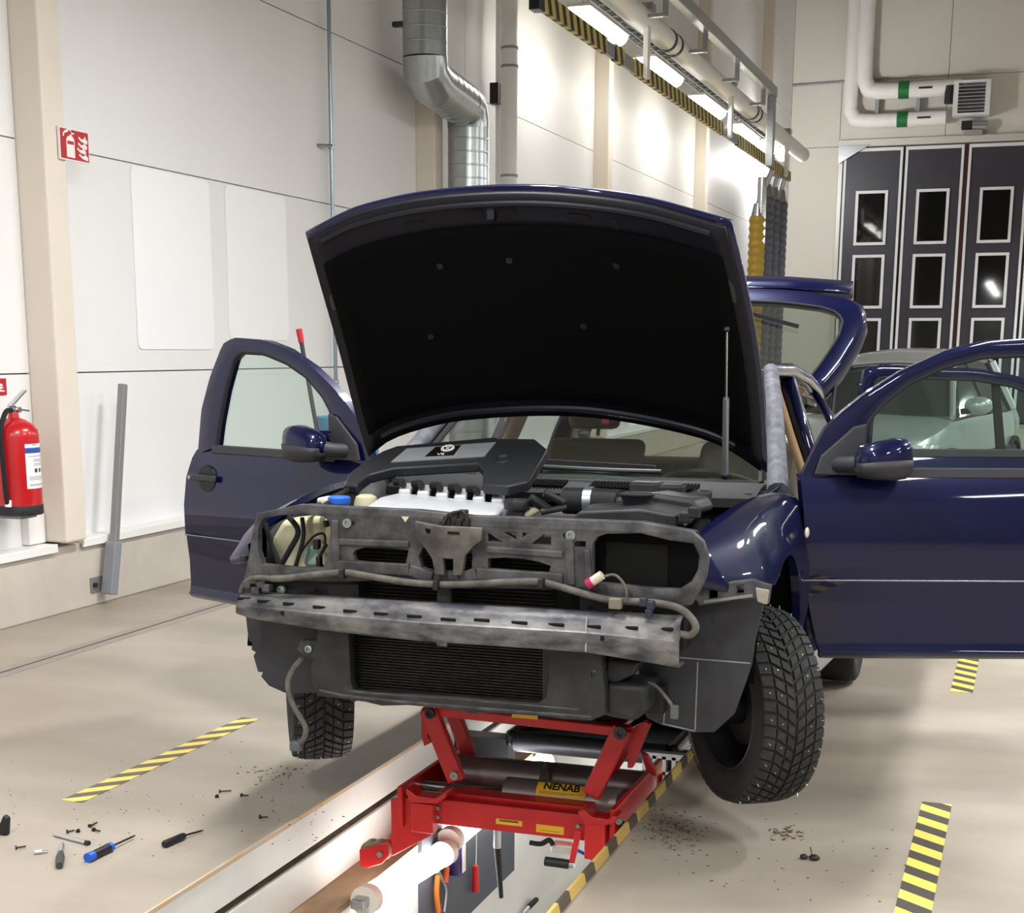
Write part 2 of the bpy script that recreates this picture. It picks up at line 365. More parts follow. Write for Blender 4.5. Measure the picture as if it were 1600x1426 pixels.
ly = [((at(x0, y0, X=BX-.1).y)+(at(x1, y1, X=BX-.1).y))/2 for x0, y0, x1, y1 in ((905, 22, 966, 62), (1008, 98, 1055, 128), (1086, 152, 1125, 178), (1147, 194, 1176, 216))]
LL = at(966, 62, X=BX-.1).y-at(905, 22, X=BX-.1).y
lz = at(936, 42, X=BX-.1).z
names = ['glowing white rail lamp nearest the camera, above the striped beam', 'second glowing white rail lamp from the camera above the striped beam',
         'third glowing white rail lamp from the camera above the striped beam', 'farthest bright oblong rail lamp above the striped beam']
for y, n in zip(ly, names): lamp(BX-.1, y, lz, LL, n, 'lamps on the hanging rail', LAMP_W*.10)
for i, yy in enumerate((-3.4, .4, 4.2, 7.8)):  # unseen lamps added above the bay to brighten the left floor and wall
    lamp(-1.9, yy, 4.15, 1.5, ORD[i]+' added unseen fill lamp over the pit bay counted from behind the camera', 'added fill lamps over the pit bay', LAMP_W*1.35)
for i, yy in enumerate((33, 29, 24.5, 20, 15.5, 11, 6.5, 2, -2.5)):
    lamp(2.3, yy, 4.3, 1.5, ORD[i]+' lamp of the right rail counted from the folding doors', 'lamps of the right rail', LAMP_W*1.35)
for i, yy in enumerate((-2, 6, 14, 22, 30)):
    lamp(6.2, yy, 4.6, 2.2, ORD[i]+' lamp over the neighbouring bay counted from the camera', 'lamps of the neighbouring bay', LAMP_W*1.3, .25)
for x, y, lb in ((1207, 230, 'small round white lamp at the far end of the rail, left one'), (1222, 241, 'small round white lamp at the far end of the rail, right one')):
    p = at(x, y, Y=31.); e = empty('globe_lamp', p, lb, 'lamp', 'globe lamps at rail end')
    MB().ball(p, .13, 14, 10).build('globe', lamp_m, e); ld = bpy.data.lights.new('globe_light', 'POINT'); ld.energy = 85; ld.shadow_soft_size = .06; lo = bpy.data.objects.new('globe_light', ld); COL.objects.link(lo); lo.parent = e; lo.location = (0, 0, -.22); MB().cyl(p+Vector((0, 0, .11)), p+Vector((0, 0, .3)), .03).build('stem', steel_m, e)
# ------------------------------------------------------------------ hanging rail
ye = at(1232, 306, X=BX).y
ys = at(837, 9, X=BX).y
e = empty('striped_beam', (BX, ys, BZ), 'long yellow and black striped beam hanging under the rail lamps', 'beam')
sm = stripe_mat('beam_stripes', (206, 186, 96), (40, 38, 34), 'Y', .24, skew=.5, skew_axis='Z', duty=.52)
bh = .17
dirp = sm
gaps = [(at(945, 80, X=BX).y, at(958, 90, X=BX).y), (at(972, 100, X=BX).y, at(988, 115, X=BX).y), (at(1128, 218, X=BX).y, at(1150, 240, X=BX).y)]
ya = ys
for g0_, g1_ in gaps+[(ye, None)]:
    MB().box((BX-.03, ya, BZ), (BX+.03, g0_, BZ+bh)).build('striped_panel', sm, e, smooth=0, bevel=.004); ya = g1_
for g0_, g1_ in gaps:
    MB().box((BX-.02, g0_, BZ+.01), (BX+.02, g1_, BZ+bh-.02)).build('joint_plate', grey_m, e, smooth=0)
MB().box((BX-.05, ys-.05, BZ-.03), (BX+.05, ys+.12, BZ+.1)).build('end_cap', dsteel_m, e, smooth=0)
# white pipe above, hangers between
PZ = at(1105, 116, X=BX).z
pe = at(1255, 228, X=BX).y
e = empty('white_rail_tube', (BX, 10, PZ), 'thick white tube running along above the rail lamps', 'tube')
MB().tube([(BX, 8, PZ), (BX, pe, PZ)], .13, 16).build('tube', white_m, e)
for px, py in ((1040, 60), (1172, 170)):
    yy = at(px, py, X=BX).y
    for k in (0, .35): MB().tube([(BX, yy+k, PZ), (BX, yy+k+.08, PZ)], .14, 16).build('clamp', dsteel_m, e)
for i, (px, p0) in enumerate(((1002, 60), (1135, 165), (1223, 240))):
    yy = at(px, p0, X=BX).y
    h = empty('rail_hanger', (BX+.1, yy, BZ), ('nearest', 'middle', 'farthest')[i]+' vertical white hanger bar between white tube and striped beam', 'hanger', 'hangers of the light rail')
    MB().box((BX+.04, yy-.07, BZ), (BX+.1, yy+.07, PZ+.1)).build('bar', white_m, h, smooth=0, bevel=.01)
    MB().box((BX-.02, yy-.1, PZ+.08), (BX+.14, yy+.1, PZ+.16)).build('top_bracket', steel_m, h, smooth=0)
# wire cable tray
tz = at(1100, 130, X=BX-.15).z
e = empty('cable_tray', (BX-.15, 12, tz), 'galvanised wire cable tray with grey cables behind the rail lamps', 'cable tray')
for dx, dz in ((-.17, 0), (-.06, 0), (.06, 0), (.17, 0), (-.17, .1), (.17, .1)):
    MB().tube([(BX-.2+dx, 8, tz+dz), (BX-.2+dx, ye-1, tz+dz)], .012, 6).build('wire', steel_m, e)
b = MB()
yy = 8.
while yy < ye-1:
    b.tube([(BX-.37, yy, tz+.1), (BX-.37, yy, tz), (BX-.03, yy, tz), (BX-.03, yy, tz+.1)], .01, 5); yy += .3
o = b.build('cross_wires', steel_m, e); o['kind'] = 'stuff'
for k in range(4):
    pts = [(BX-.31+k*.07+.02*math.sin(j*1.3+k), 8+j*(ye-9)/24, tz+.03+.015*math.sin(j*2.1+k*2)) for j in range(25)]
    MB().tube(pts, .025, 6).build('cable', mat('grey_cable', (120, 120, 118), rough=.6), e)
# galvanised ladder rail higher up
q0, q1 = at(1047, 0, X=-4.25), at(1209, 147, X=-4.25)
e = empty('ladder_rail', (-4.25, 14, q1.z), 'galvanised ladder rail with short rungs above the white tube', 'rail')
MB().box((-4.31, 10, q1.z-.05), (-4.19, q1.y, q1.z+.1)).build('main_rail', steel_m, e, smooth=0, bevel=.01)
MB().box((-4.33, q1.y-.12, BZ-.2), (-4.21, q1.y+.05, q1.z+.05)).build('drop_post', steel_m, e, smooth=0, bevel=.01)
for k in range(9):
    yy = q1.y-.8-k*2.2
    MB().box((-4.72, yy-.03, q1.z-.28), (-4.25, yy+.03, q1.z-.24)).build('rung', steel_m, e, smooth=0)
    MB().box((-4.30, yy-.02, q1.z-.28), (-4.24, yy+.02, q1.z)).build('rung_drop', steel_m, e, smooth=0)
# ------------------------------------------------------------------ exhaust hoses
def hose(px, ptop, pbot, Y, r, m, label, bend=0.):
    p0, p1 = at(px, ptop, Y=Y), at(px, pbot, Y=Y)
    e = empty('exhaust_hose', p0, label, 'hose', 'hanging exhaust hoses')
    pts, rs = [], []
    z = p0.z; k = 0
    while z > .15:
        pts.append((p0.x, Y, z)); rs.append(r*(1 if k % 2 else .86)); z -= r*.45; k += 1
    MB().tube(pts, rs, 14).build('hose_tube', m, e, smooth=30)
    MB().cyl((p0.x, Y, p0.z), (p0.x, Y, p0.z+.22), r*.8, 14, r*.5).build('cuff', steel_m, e)
    MB().tube([(p0.x, Y, p0.z+.2), (p0.x+.05, Y, p0.z+.4), (BX, Y, BZ+.05)], .05, 8).build('hook', steel_m, e)
gh = mat('grey_hose', (96, 100, 112), rough=.5)
hY = ye-.6
hose(1184, 338, 430, hY-1.2, .155, mat('yellow_hose', (170, 140, 48), rough=.5), 'yellow ribbed exhaust hose hanging at the end of the rail')
for i, px in enumerate((1198, 1208, 1219)):
    hose(px, 308+i*4, 430, hY-.3+i*.35, .15, gh, ('leftmost', 'middle', 'rightmost')[i]+' of the three grey ribbed exhaust hoses hanging from the rail')
for x, lb in ((1191, 'slim'),):
    p = at(x, 300, Y=hY-1.2)
    tag(MB().tube([(p.x, hY-1.2, p.z-.9), (p.x, hY-1.2, p.z+.25)], .09, 12).build('hose_swivel', mat('chrome', (210, 212, 214), rough=.2, metal=1.), ), 'chrome swivel pipe above the yellow exhaust hose', 'pipe')
# ------------------------------------------------------------------ ducts and pipes on the left wall
dm = mat('spiral_duct', (184, 189, 190), rough=.28, metal=.92, noise=.1, nscale=20)
DXc = -5.08
yA = at(664, 40, X=DXc).y; yBt = at(732, 240, X=DXc).y
z1, z2 = at(660, 88, X=DXc).z, at(725, 196, X=DXc).z
dr_ = .19
e = empty('ventilation_duct', (DXc, yA, 9), 'round galvanised spiral ventilation duct with a double bend on the left wall', 'duct')
def duct(p, q, nm):
    p, q = Vector(p), Vector(q); L = (q-p).length; n = max(2, int(L/.115)); pts = []; rs = []
    for i in range(n+1):
        c = p+(q-p)*i/n; d = (q-p).normalized()*.008
        pts += [c-d, c-d*.4, c+d*.4, c+d] if 0 < i < n else [c]
        rs += [dr_, dr_+.0035, dr_+.0035, dr_] if 0 < i < n else [dr_]
    MB().tube(pts, rs, 28).build(nm, dm, e, smooth=20)
duct((DXc, yA, 9.4), (DXc, yA, z1), 'straight_section')
a, c = Vector((DXc, yA, z1)), Vector((DXc, yBt, z2))
v = (c-a); m1 = a+Vector((0, 0, -.16)); m2 = c+Vector((0, 0, .16)); dd = (m2-m1).normalized()
def elbow(p0, pc, p1): MB().tube([p0, p0*.35+pc*.65+ (p1-p0)*.04, pc*.35+p1*.65-(p1-p0)*.04, p1], dr_+.004, 28).build('elbow', dm, e, smooth=22)
t1 = m1+dd*.2; t2 = m2-dd*.2
elbow(a, m1, t1); duct(t1, t2, 'straight_section'); elbow(t2, m2, c)
duct(c, (DXc, yBt, .45), 'straight_section')
for p in (a, t1, t2, c):
    pass
MB().box((DXc-dr_-.10, yA-.03, at(632, 18, X=DXc).z-.02), (DXc-dr_+.02, yA+.03, at(632, 18, X=DXc).z+.02)).build('wall_bracket', dsteel_m, e, smooth=0)
# thin steel conduit with clamp
px = -5.42
p = at(519, 300, X=px)
e = empty('thin_pipe', (px, p.y, .43), 'thin galvanised pipe running up the wall beside the blank boards', 'pipe')
MB().tube([(px, p.y, .43), (px, p.y, 9.4)], .016, 10).build('pipe', mat('zinc', (150, 166, 176), rough=.3, metal=.85), e)
for z in (at(515, 228, X=px).z, at(520, 360, X=px).z-1.2, 5.4):
    MB().tube([(WX, p.y-.09, z), (px+.02, p.y-.02, z)], .014, 8).build('standoff', steel_m, e); MB().tube([(px, p.y, z-.02), (px, p.y, z+.02)], .026, 12).build('clamp', steel_m, e)
# two white pipes right of the duct
for xx, r, lb in ((781, .045, 'slim white pipe between the duct and the insulated pipe'), (796, .085, 'thick white insulated pipe with wrinkled wrap on the left wall')):
    X = -5.2 if r > .05 else -5.36; p = at(xx, 150, X=X)
    e = empty('white_pipe', (X, p.y, .43), lb, 'pipe', 'white pipes on the left wall')
    pts = [(X+random.uniform(-.004, .004)*(r > .05), p.y+random.uniform(-.004, .004)*(r > .05), .43+i*.3) for i in range(30)]
    MB().tube(pts, r, 16).build('pipe', white_m, e)
    z = at(780, 148, X=X).z
    if r < .05: MB().box((X-.06, p.y-.14, z-.1), (X+.03, p.y-.03, z+.1)).build('clamp', black_m, e, smooth=0)
    else:
        for zz in (at(796, 75, X=X).z, at(796, 104, X=X).z, at(796, 275, X=X).z): MB().tube([(X, p.y, zz-.012), (X, p.y, zz+.012)], r+.006, 16).build('band', grey_m, e)
# ------------------------------------------------------------------ back wall services
YW = YB-.25
def wp(x, y): return at(x, y, Y=YW)
green = mat('green_band', (30, 112, 62), rough=.5)
for i, (a, c, r, lb) in enumerate((((1342, 145), (1502, 135), .17, 'upper'), ((1320, 190), (1478, 184), .15, 'lower'))):
    p, q = wp(*a), wp(*c); q.z = p.z = (p.z+q.z)/2
    e = empty('insulated_pipe', p, lb+' white insulated pipe with green band above the folding doors', 'pipe', 'pipes above the folding doors')
    up = wp(1345 if i == 0 else 1333, 0); top = Vector((p.x+.1, YW, CZ-.02))
    MB().tube(smooth_path([top, Vector((p.x+.1, YW, p.z+.6)), Vector((p.x+.16, YW, p.z+.15)), p+Vector((.45, 0, 0)), q], 6), r, 16).build('pipe', white_m, e)
    gx = wp(1412, 140).x
    MB().tube([(gx-.1, YW, p.z), (gx+.12, YW, p.z)], r+.012, 16).build('green_band', green, e)
    ax = wp(1447, 140).x; MB().box((ax-.14, YW-r-.005, p.z-.02), (ax+.14, YW-r+.03, p.z+.02)).build('flow_arrow', black_m, e, smooth=0)
for x in (1371, 1435):
    p, q = wp(x, 150), wp(x, 178); tag(MB().box((p.x-.04, YW, q.z), (p.x+.04, YB, p.z)).build('pipe_bracket', grey_m, smooth=0), ('left' if x < 1400 else 'right')+' grey bracket linking the two insulated pipes', 'bracket', 'pipe brackets')
a, c = wp(1492, 129), wp(1546, 181)
e = empty('fan_heater', ((a.x+c.x)/2, YW, c.z), 'white fan heater with black horizontal louvres above the folding doors', 'heater')
b = MB(); w_ = .1
b.box((a.x, YB-.5, c.z), (a.x+w_, YB, a.z)); b.box((c.x-w_, YB-.5, c.z), (c.x, YB, a.z)); b.box((a.x+w_, YB-.5, a.z-.05), (c.x-w_, YB, a.z)); b.box((a.x+w_, YB-.5, c.z), (c.x-w_, YB, c.z+.05))
b.box((a.x+.02, YB-.06, c.z+.02), (c.x-.02, YB-.01, a.z-.02))
b.build('casing', trimw_m, e, smooth=0)
MB().box((a.x+w_, YB-.4, c.z+.05), (c.x-w_, YB-.35, a.z-.05)).build('dark_core', black_m, e, smooth=0)
for k in range(8):
    z = c.z+.09+k*(a.z-c.z-.14)/8
    MB().obox(((a.x+c.x)/2, YB-.46, z+.03), ((c.x-a.x)/2-w_, 0, 0), (0, .05, .03), (0, -.006, .008)).build('louvre', grey_m, e, smooth=0)
p = wp(1485, 155); MB().cyl((p.x, YB-.35, p.z-.1), (p.x, YB-.35, p.z+.25), .12, 14).build('fan_motor', black_m, e)
p = wp(1520, 207)
e = empty('door_motor', p, 'small door operator motor with black box under the fan heater', 'motor')
MB().box((p.x-.2, YB-.3, p.z-.05), (p.x+.2, YB, p.z+.06)).build('base', grey_m, e, smooth=0, bevel=.02)
MB().cyl((p.x-.02, YB-.2, p.z+.13), (p.x+.28, YB-.2, p.z+.13), .1, 14).build('drum', steel_m, e)
MB().box((p.x-.24, YB-.3, p.z+.08), (p.x-.03, YB-.05, p.z+.24)).build('control_box', black_m, e, smooth=0, bevel=.01)
a, c = wp(1312, 127), wp(1230, 134)
tag(MB().tube([(c.x, YB-.03, wp(1228, 165).z), (c.x, YB-.03, a.z), (a.x+1.0, YB-.03, a.z+.04)], .025, 8).build('conduit', grey_m), 'thin grey conduit with a right angle on the back wall corner', 'conduit')
p = wp(1332, 236); tag(MB().prism([(p.x-.3, YB-.16, p.z-.25), (p.x+.35, YB-.16, p.z+.12), (p.x-.3, YB-.16, p.z+.12)], (0, -.05, 0)).build('door_bracket', steel_m, smooth=0), 'triangular steel bracket at the upper corner of the folding doors', 'bracket')
# ------------------------------------------------------------------ signs, extinguisher, post on the left wall
red_m = mat('sign_red', (178, 32, 36), rough=.45); sw = mat('sign_white', (238, 232, 228), rough=.45)
cY = 7.41
def on_col(x, y): return at(x, y, X=CX+.012)
a, c = at(92, 196, X=CX+.02), at(141, 257, X=CX+.02)
sx0, sx1, sz0, sz1 = a.y, c.y, c.z, a.z
e = empty('fire_sign', (CX+.01, (sx0+sx1)/2, sz0), 'red fire extinguisher sign with white extinguisher and flames standing off the column', 'sign')
MB().box((CX+.004, sx0, sz0), (CX+.018, sx1, sz1)).build('board', sw, e, smooth=0, bevel=.002)
g = .008; MB().box((CX+.018, sx0+g, sz0+g), (CX+.0195, sx1-g, sz1-g)).build('red_face', red_m, e, smooth=0)
W_, H_ = sx1-sx0, sz1-sz0
def sp(u, v, d=.0205): return Vector((CX+d, sx0+u*W_, sz0+v*H_))
def poly(pts, nm, m, d=.0195): MB().prism([sp(u, v, d) for u, v in pts], (.001, 0, 0)).build(nm, m, e, smooth=0)
poly([(.22, .1), (.49, .1), (.49, .66), (.44, .74), (.40, .77), (.40, .8), (.5, .84), (.48, .88), (.38, .87), (.38, .92), (.3, .92), (.28, .87), (.17, .82), (.14, .72), (.11, .71), (.12, .82), (.18, .9), (.28, .95), (.4, .95), (.4, .8), (.34, .8), (.34, .77), (.26, .72), (.22, .64)], 'extinguisher_symbol', sw)
poly([(.25, .5), (.46, .5), (.46, .6), (.25, .6)], 'symbol_label', red_m, .0206)
for u, v in ((.66, .68), (.64, .5), (.6, .34), (.66, .16)):
    poly([(u-.03, v+.06), (u+.08, v-.03), (u+.26, v-.08), (u+.28, v+.02), (u+.22, v+.08), (u+.2, v+.16), (u+.15, v+.06), (u+.06, v+.05), (u, v+.12)], 'flame_symbol', sw)
# small red notice at the picture edge
a, c = at(-34, 592, X=WX+.01), at(12, 617, X=WX+.01)
e = empty('red_notice', (WX, a.y, c.z), 'small red notice with white print at the left picture edge above the extinguisher', 'sign')
MB().box((WX, a.y, c.z), (WX+.006, c.y, a.z)).build('board', red_m, e, smooth=0)
text('lettering', 'er', sw, e, (WX+.007, c.y-.065, a.z-.045), (0, 1, 0), (0, 0, 1), .075, align='CENTER')
for k in range(3): MB().box((WX+.006, a.y+.02, c.z+.02+k*.018), (WX+.007, c.y-.02-.01*k, c.z+.028+k*.018)).build('print_line', sw, e, smooth=0)
# fire extinguisher
X0 = -5.33
base = at(31, 803, X=X0); top = at(31, 652, X=X0)
r = (at(62, 730, X=X0+.0).y-at(0, 730, X=X0).y)/2*.74
cy = base.y
e = empty('fire_extinguisher', (X0, cy, base.z), 'red fire extinguisher with white and blue label beside the cream column', 'fire extinguisher')
er = mat('extinguisher_red', (190, 22, 30), rough=.3, coat=.4)
H = top.z-base.z
MB().lathe((X0, cy, base.z), (0, 0, 1), [(.05*H, 0), (.05*H, r*.98), (.1*H, r), (.82*H, r), (.88*H, r*.96), (.94*H, r*.75), (.985*H, r*.42), (1.0*H, r*.24), (1.06*H, r*.2), (1.06*H, 0)], 40).build('cylinder', er, e, smooth=50)
MB().lathe((X0, cy, base.z), (0, 0, 1), [(0, 0), (0, r*.96), (.01*H, r*1.01), (.1*H, r*1.01), (.11*H, r*.99), (.11*H, 0)], 40).build('foot_ring', black_m, e)
def lab(a0, a1, z0, z1, rr, m, nm):
    rows = [[Vector((X0+rr*math.cos(a0+(a1-a0)*i/14), cy+rr*math.sin(a0+(a1-a0)*i/14), base.z+z*H)) for i in range(15)] for z in (z0, z1)]
    MB().grid(rows).build(nm, m, e, smooth=60)
aw = math.atan2(-cy, -X0)   # bearing towards the aisle
la0, la1 = aw-.62+1.0, aw+.62+1.0
lab(la0, la1, .28, .74, r*1.004, mat('label_white', (236, 236, 236), rough=.4), 'label')
lab(la0, la1, .645, .70, r*1.008, mat('label_blue', (46, 82, 168), rough=.4), 'label_band')
lg = mat('label_print', (120, 120, 128), rough=.5); lk = mat('label_pictogram', (60, 52, 58), rough=.5)
for z in (.725,): lab(la0+.35, la0+.62, z, z+.006, r*1.008, lk, 'label_print')
for k, z in enumerate((.61, .575, .56, .53, .515, .40, .385, .37, .32, .31)): lab(la0+.12+.25*(k in (1, 2, 3, 4)), la1-.12-.1*(k % 2), z, z+.005, r*1.008, lg, 'label_print')
for k in range(3): lab(la0+.42+.28*k, la0+.58+.28*k, .445, .485, r*1.008, lk, 'label_pictogram')
hz = base.z+1.06*H
chrome_m = MATS['chrome']
MB().cyl((X0, cy, hz-.02), (X0, cy, hz+.035), .018, 14).build('valve', chrome_m, e)
MB().bar((X0, cy-.03, hz+.03), (X0, cy+.11, hz+.115), .03, .012).build('lever', chrome_m, e, smooth=0, bevel=.003)
MB().bar((X0, cy-.02, hz+.02), (X0, cy+.13, hz+.002), .028, .01).build('carry_handle', chrome_m, e, smooth=0, bevel=.003)
MB().lathe((X0+.02, cy+.02, hz+.012), (1, 0, 0), [(-.012, .0), (-.012, .016), (.012, .016), (.012, 0)], 14).build('pressure_gauge', chrome_m, e)
MB().tube(smooth_path([(X0, cy-.015, hz+.01), (X0+.01, cy-.08, hz), (X0+.02, cy-r*1.12, hz-.1), (X0+.03, cy-r*1.2, base.z+.55*H), (X0+.03, cy-r*1.13, base.z+.2*H), (X0+.03, cy-r*1.02, base.z+.12*H)], 8), .014, 10).build('hose', rubber_m, e)
MB().cyl((X0+.03, cy-r*1.05, base.z+.10*H), (X0+.03, cy-r*1.0, base.z+.17*H), .018, 10).build('nozzle', sw, e)
MB().box((WX, cy-.05, base.z+.4*H), (X0-r*.9, cy+.05, base.z+.47*H)).build('wall_bracket', dsteel_m, e, smooth=0)
MB().box((WX, cy-.07, base.z-.02), (X0+.06, cy+.07, base.z)).build('shelf_bracket', grey_m, e, smooth=0)
# corner cover piece below extinguisher
tag(MB().box((WX, at(30, 800, X=WX+.02).y+.04, .43), (WX+.05, 7.40, base.z-.03)).build('cover_box', white_m, smooth=0, bevel=.004), 'white folded sheet cover under the fire extinguisher beside the column', 'cover')
# steel post on the plinth
p0, p1, p2 = at(171, 928, X=PX+.07), at(178, 846, X=PX+.07), at(192, 600, X=PX+.07)
e = empty('steel_post', p0, 'slim grey steel post leaning up from a bracket on the plinth', 'post')
pm = mat('post_grey', (150, 150, 150), rough=.4, metal=.5)
MB().bar(p1-Vector((0, 0, .03)), p2, .045, .045, up=(1, 0, 0)).build('upper_tube', pm, e, smooth=0, bevel=.004)
MB().bar(p0, p1, .075, .075, up=(1, 0, 0)).build('socket', mat('post_socket', (146, 150, 158), rough=.45, metal=.3), e, smooth=0, bevel=.005)
MB().box((PX, p0.y-.1, p0.z+.02), (PX+.012, p0.y+.04, p0.z+.11)).build('base_plate', pm, e, smooth=0)
for dy in (-.07, .09): MB().lathe((PX, p0.y+dy, p0.z+.065), (1, 0, 0), [(0, 0), (0, .016), (.03, .016), (.03, 0)], 6).build('bolt', dsteel_m, e)
# ================================================================== the car on the pit jack
paint = mat('navy_car_paint', (8, 13, 54), rough=.36, metal=.2, coat=.75, noise=.1, nscale=3, spec=.12)
dusty = mat('dusty_seam_paint', (112, 113, 118), rough=.7, col2=(74, 76, 88), nscale=22)
dark = mat('engine_bay_black', (20, 20, 22), rough=.6, noise=.3, nscale=25)
duct_m = mat('dusty_black_plastic', (48, 48, 50), rough=.55, col2=(26, 26, 29), nscale=13)
dustm = mat('road_dust_plastic', (86, 85, 85), rough=.6, col2=(40, 40, 44), nscale=14)
beam_m = mat('bumper_beam_metal', (128, 126, 124), rough=.5, metal=.3, col2=(56, 57, 64), nscale=8, stretch=(1, 1, 2.6))
liner_m = mat('felt_liner', (6, 6, 7), rough=.95, spec=.1)
seal_m = mat('door_seal_rubber', (26, 26, 28), rough=.7)
trimb_m = mat('grained_black_trim', (46, 46, 50), rough=.55)
alu_m = mat('cast_aluminium', (206, 208, 212), rough=.4, metal=.2, noise=.08, nscale=20)
tan_m = mat('tan_interior', (176, 146, 110), rough=.8, noise=.12, nscale=10)
wire_m = mat('dusty_loom', (112, 108, 98), rough=.8, col2=(78, 74, 68), nscale=30)
hose_m = mat('grey_hose_dust', (104, 100, 92), rough=.7, col2=(70, 68, 64), nscale=18)
rust_m = mat('rust', (146, 84, 44), rough=.9, col2=(92, 52, 34), nscale=30, bump=.5, bscale=60)
bolt_m = mat('bolt_zinc', (150, 158, 154), rough=.4, metal=.7)
gl = glass_mat('car_glass', (222, 238, 232), .06)
CAR = Vector((-1.545, 4.64, 0)); TH = .0733
car = empty('car', CAR, 'dark blue hatchback with raised hood and bare front end on the red pit jack', 'car')
def Bd(x, y, z):
    """point of the level car (y from the front axle backwards) with the nose raised by the jack"""
    c, s = math.cos(TH), math.sin(TH)
    return Vector((CAR.x+x, CAR.y+2.51-(2.51-y)*c+(z-.3)*s, .3+(z-.3)*c+(2.51-y)*s))
def kk(x, y, Y): return at(x, y, Y=Y)
def lerp(a, b, t): return a+(b-a)*t
def poly_at(pts, t):
    """point at fraction t of a polyline's length"""
    L = [0]
    for i in range(len(pts)-1): L.append(L[-1]+(pts[i+1]-pts[i]).length)
    d = t*L[-1]
    for i in range(len(pts)-1):
        if d <= L[i+1] or i == len(pts)-2: return pts[i].lerp(pts[i+1], (d-L[i])/max(1e-9, L[i+1]-L[i]))
# ---------------- fenders
def fender(sd):
    ys = [-.60, -.585, -.56, -.52, -.46, -.40, -.36]+[-.36*math.cos(math.pi*i/16) for i in range(1, 16)]+[.36, .40, .48, .545]
    rows = []
    for y in ys:
        t = (y+.6)/1.145
        xt = lerp(.655, .745, min(1, t*1.15)); zt = .805+.175*t-.05*t*t+ .03*math.sin(math.pi*t)
        xo = .865-.085*max(0, (-.30-y)/.30)**1.6-.008*max(0, (y-.2)/.35)
        if abs(y) < .3601: zb = .385+math.sqrt(max(0, .3601**2-y*y))
        else: zb = .67 if y < 0 else .24
        if y < 0: zb = max(zb, .67)
        zs_ = max(zt-.15, zb+.05)
        q = [(xt, zt-.018), (xt+.012, zt), (xt+.04, zt-.006), (lerp(xt, xo, .62), zt-.045), (xo-.022, zs_), (xo, max(zs_-.1, zb+.02)), (xo, (max(zs_-.1, zb+.02)+zb)/2), (xo-.003, zb), (xo-.03, zb)]
        if y == ys[0]:
            rows.append([Bd(sd*min(x, .70+.012*k), y-.03, z) for k, (x, z) in enumerate([(xt-.01, zt-.02), (xt, zt-.01), (.66, zt-.02), (.685, zt-.06), (.70, .735), (.698, .72), (.695, .70), (.69, .69), (.68, .685)])])
        rows.append([Bd(sd*x, y, z) for x, z in q])
    f = MB().grid(rows).build('fender', paint, car, smooth=55)
    # inner flange and inner wing wall
    r2 = [[Bd(sd*.66, y, z) for z in (.5, .70+.1*(y+.6))]+[Bd(sd*(.66+.075*(y+.6)), y, .785+.15*(y+.6))] for y in (-.58, -.3, 0, .3, .55)]
    MB().grid(r2).build('inner_wing', dark, car, smooth=30, solid=.004)
    # wheel-house liner
    r3 = [[Bd(sd*x, .385*math.cos(a)*-1, .385+.375*math.sin(a)) for x in (.835, .56)] for a in [math.pi*i/14 for i in range(15)]]
    MB().grid(r3).build('wheel_house', liner_m, car, smooth=60, solid=.004)
    return f
fr_, fl_ = fender(1), fender(-1)
ind = Bd(.862, .37, .80)
MB().ball(ind, (.008, .026, .018), 12, 8).build('side_indicator', mat('indicator_lens', (226, 214, 190), rough=.25), fr_)
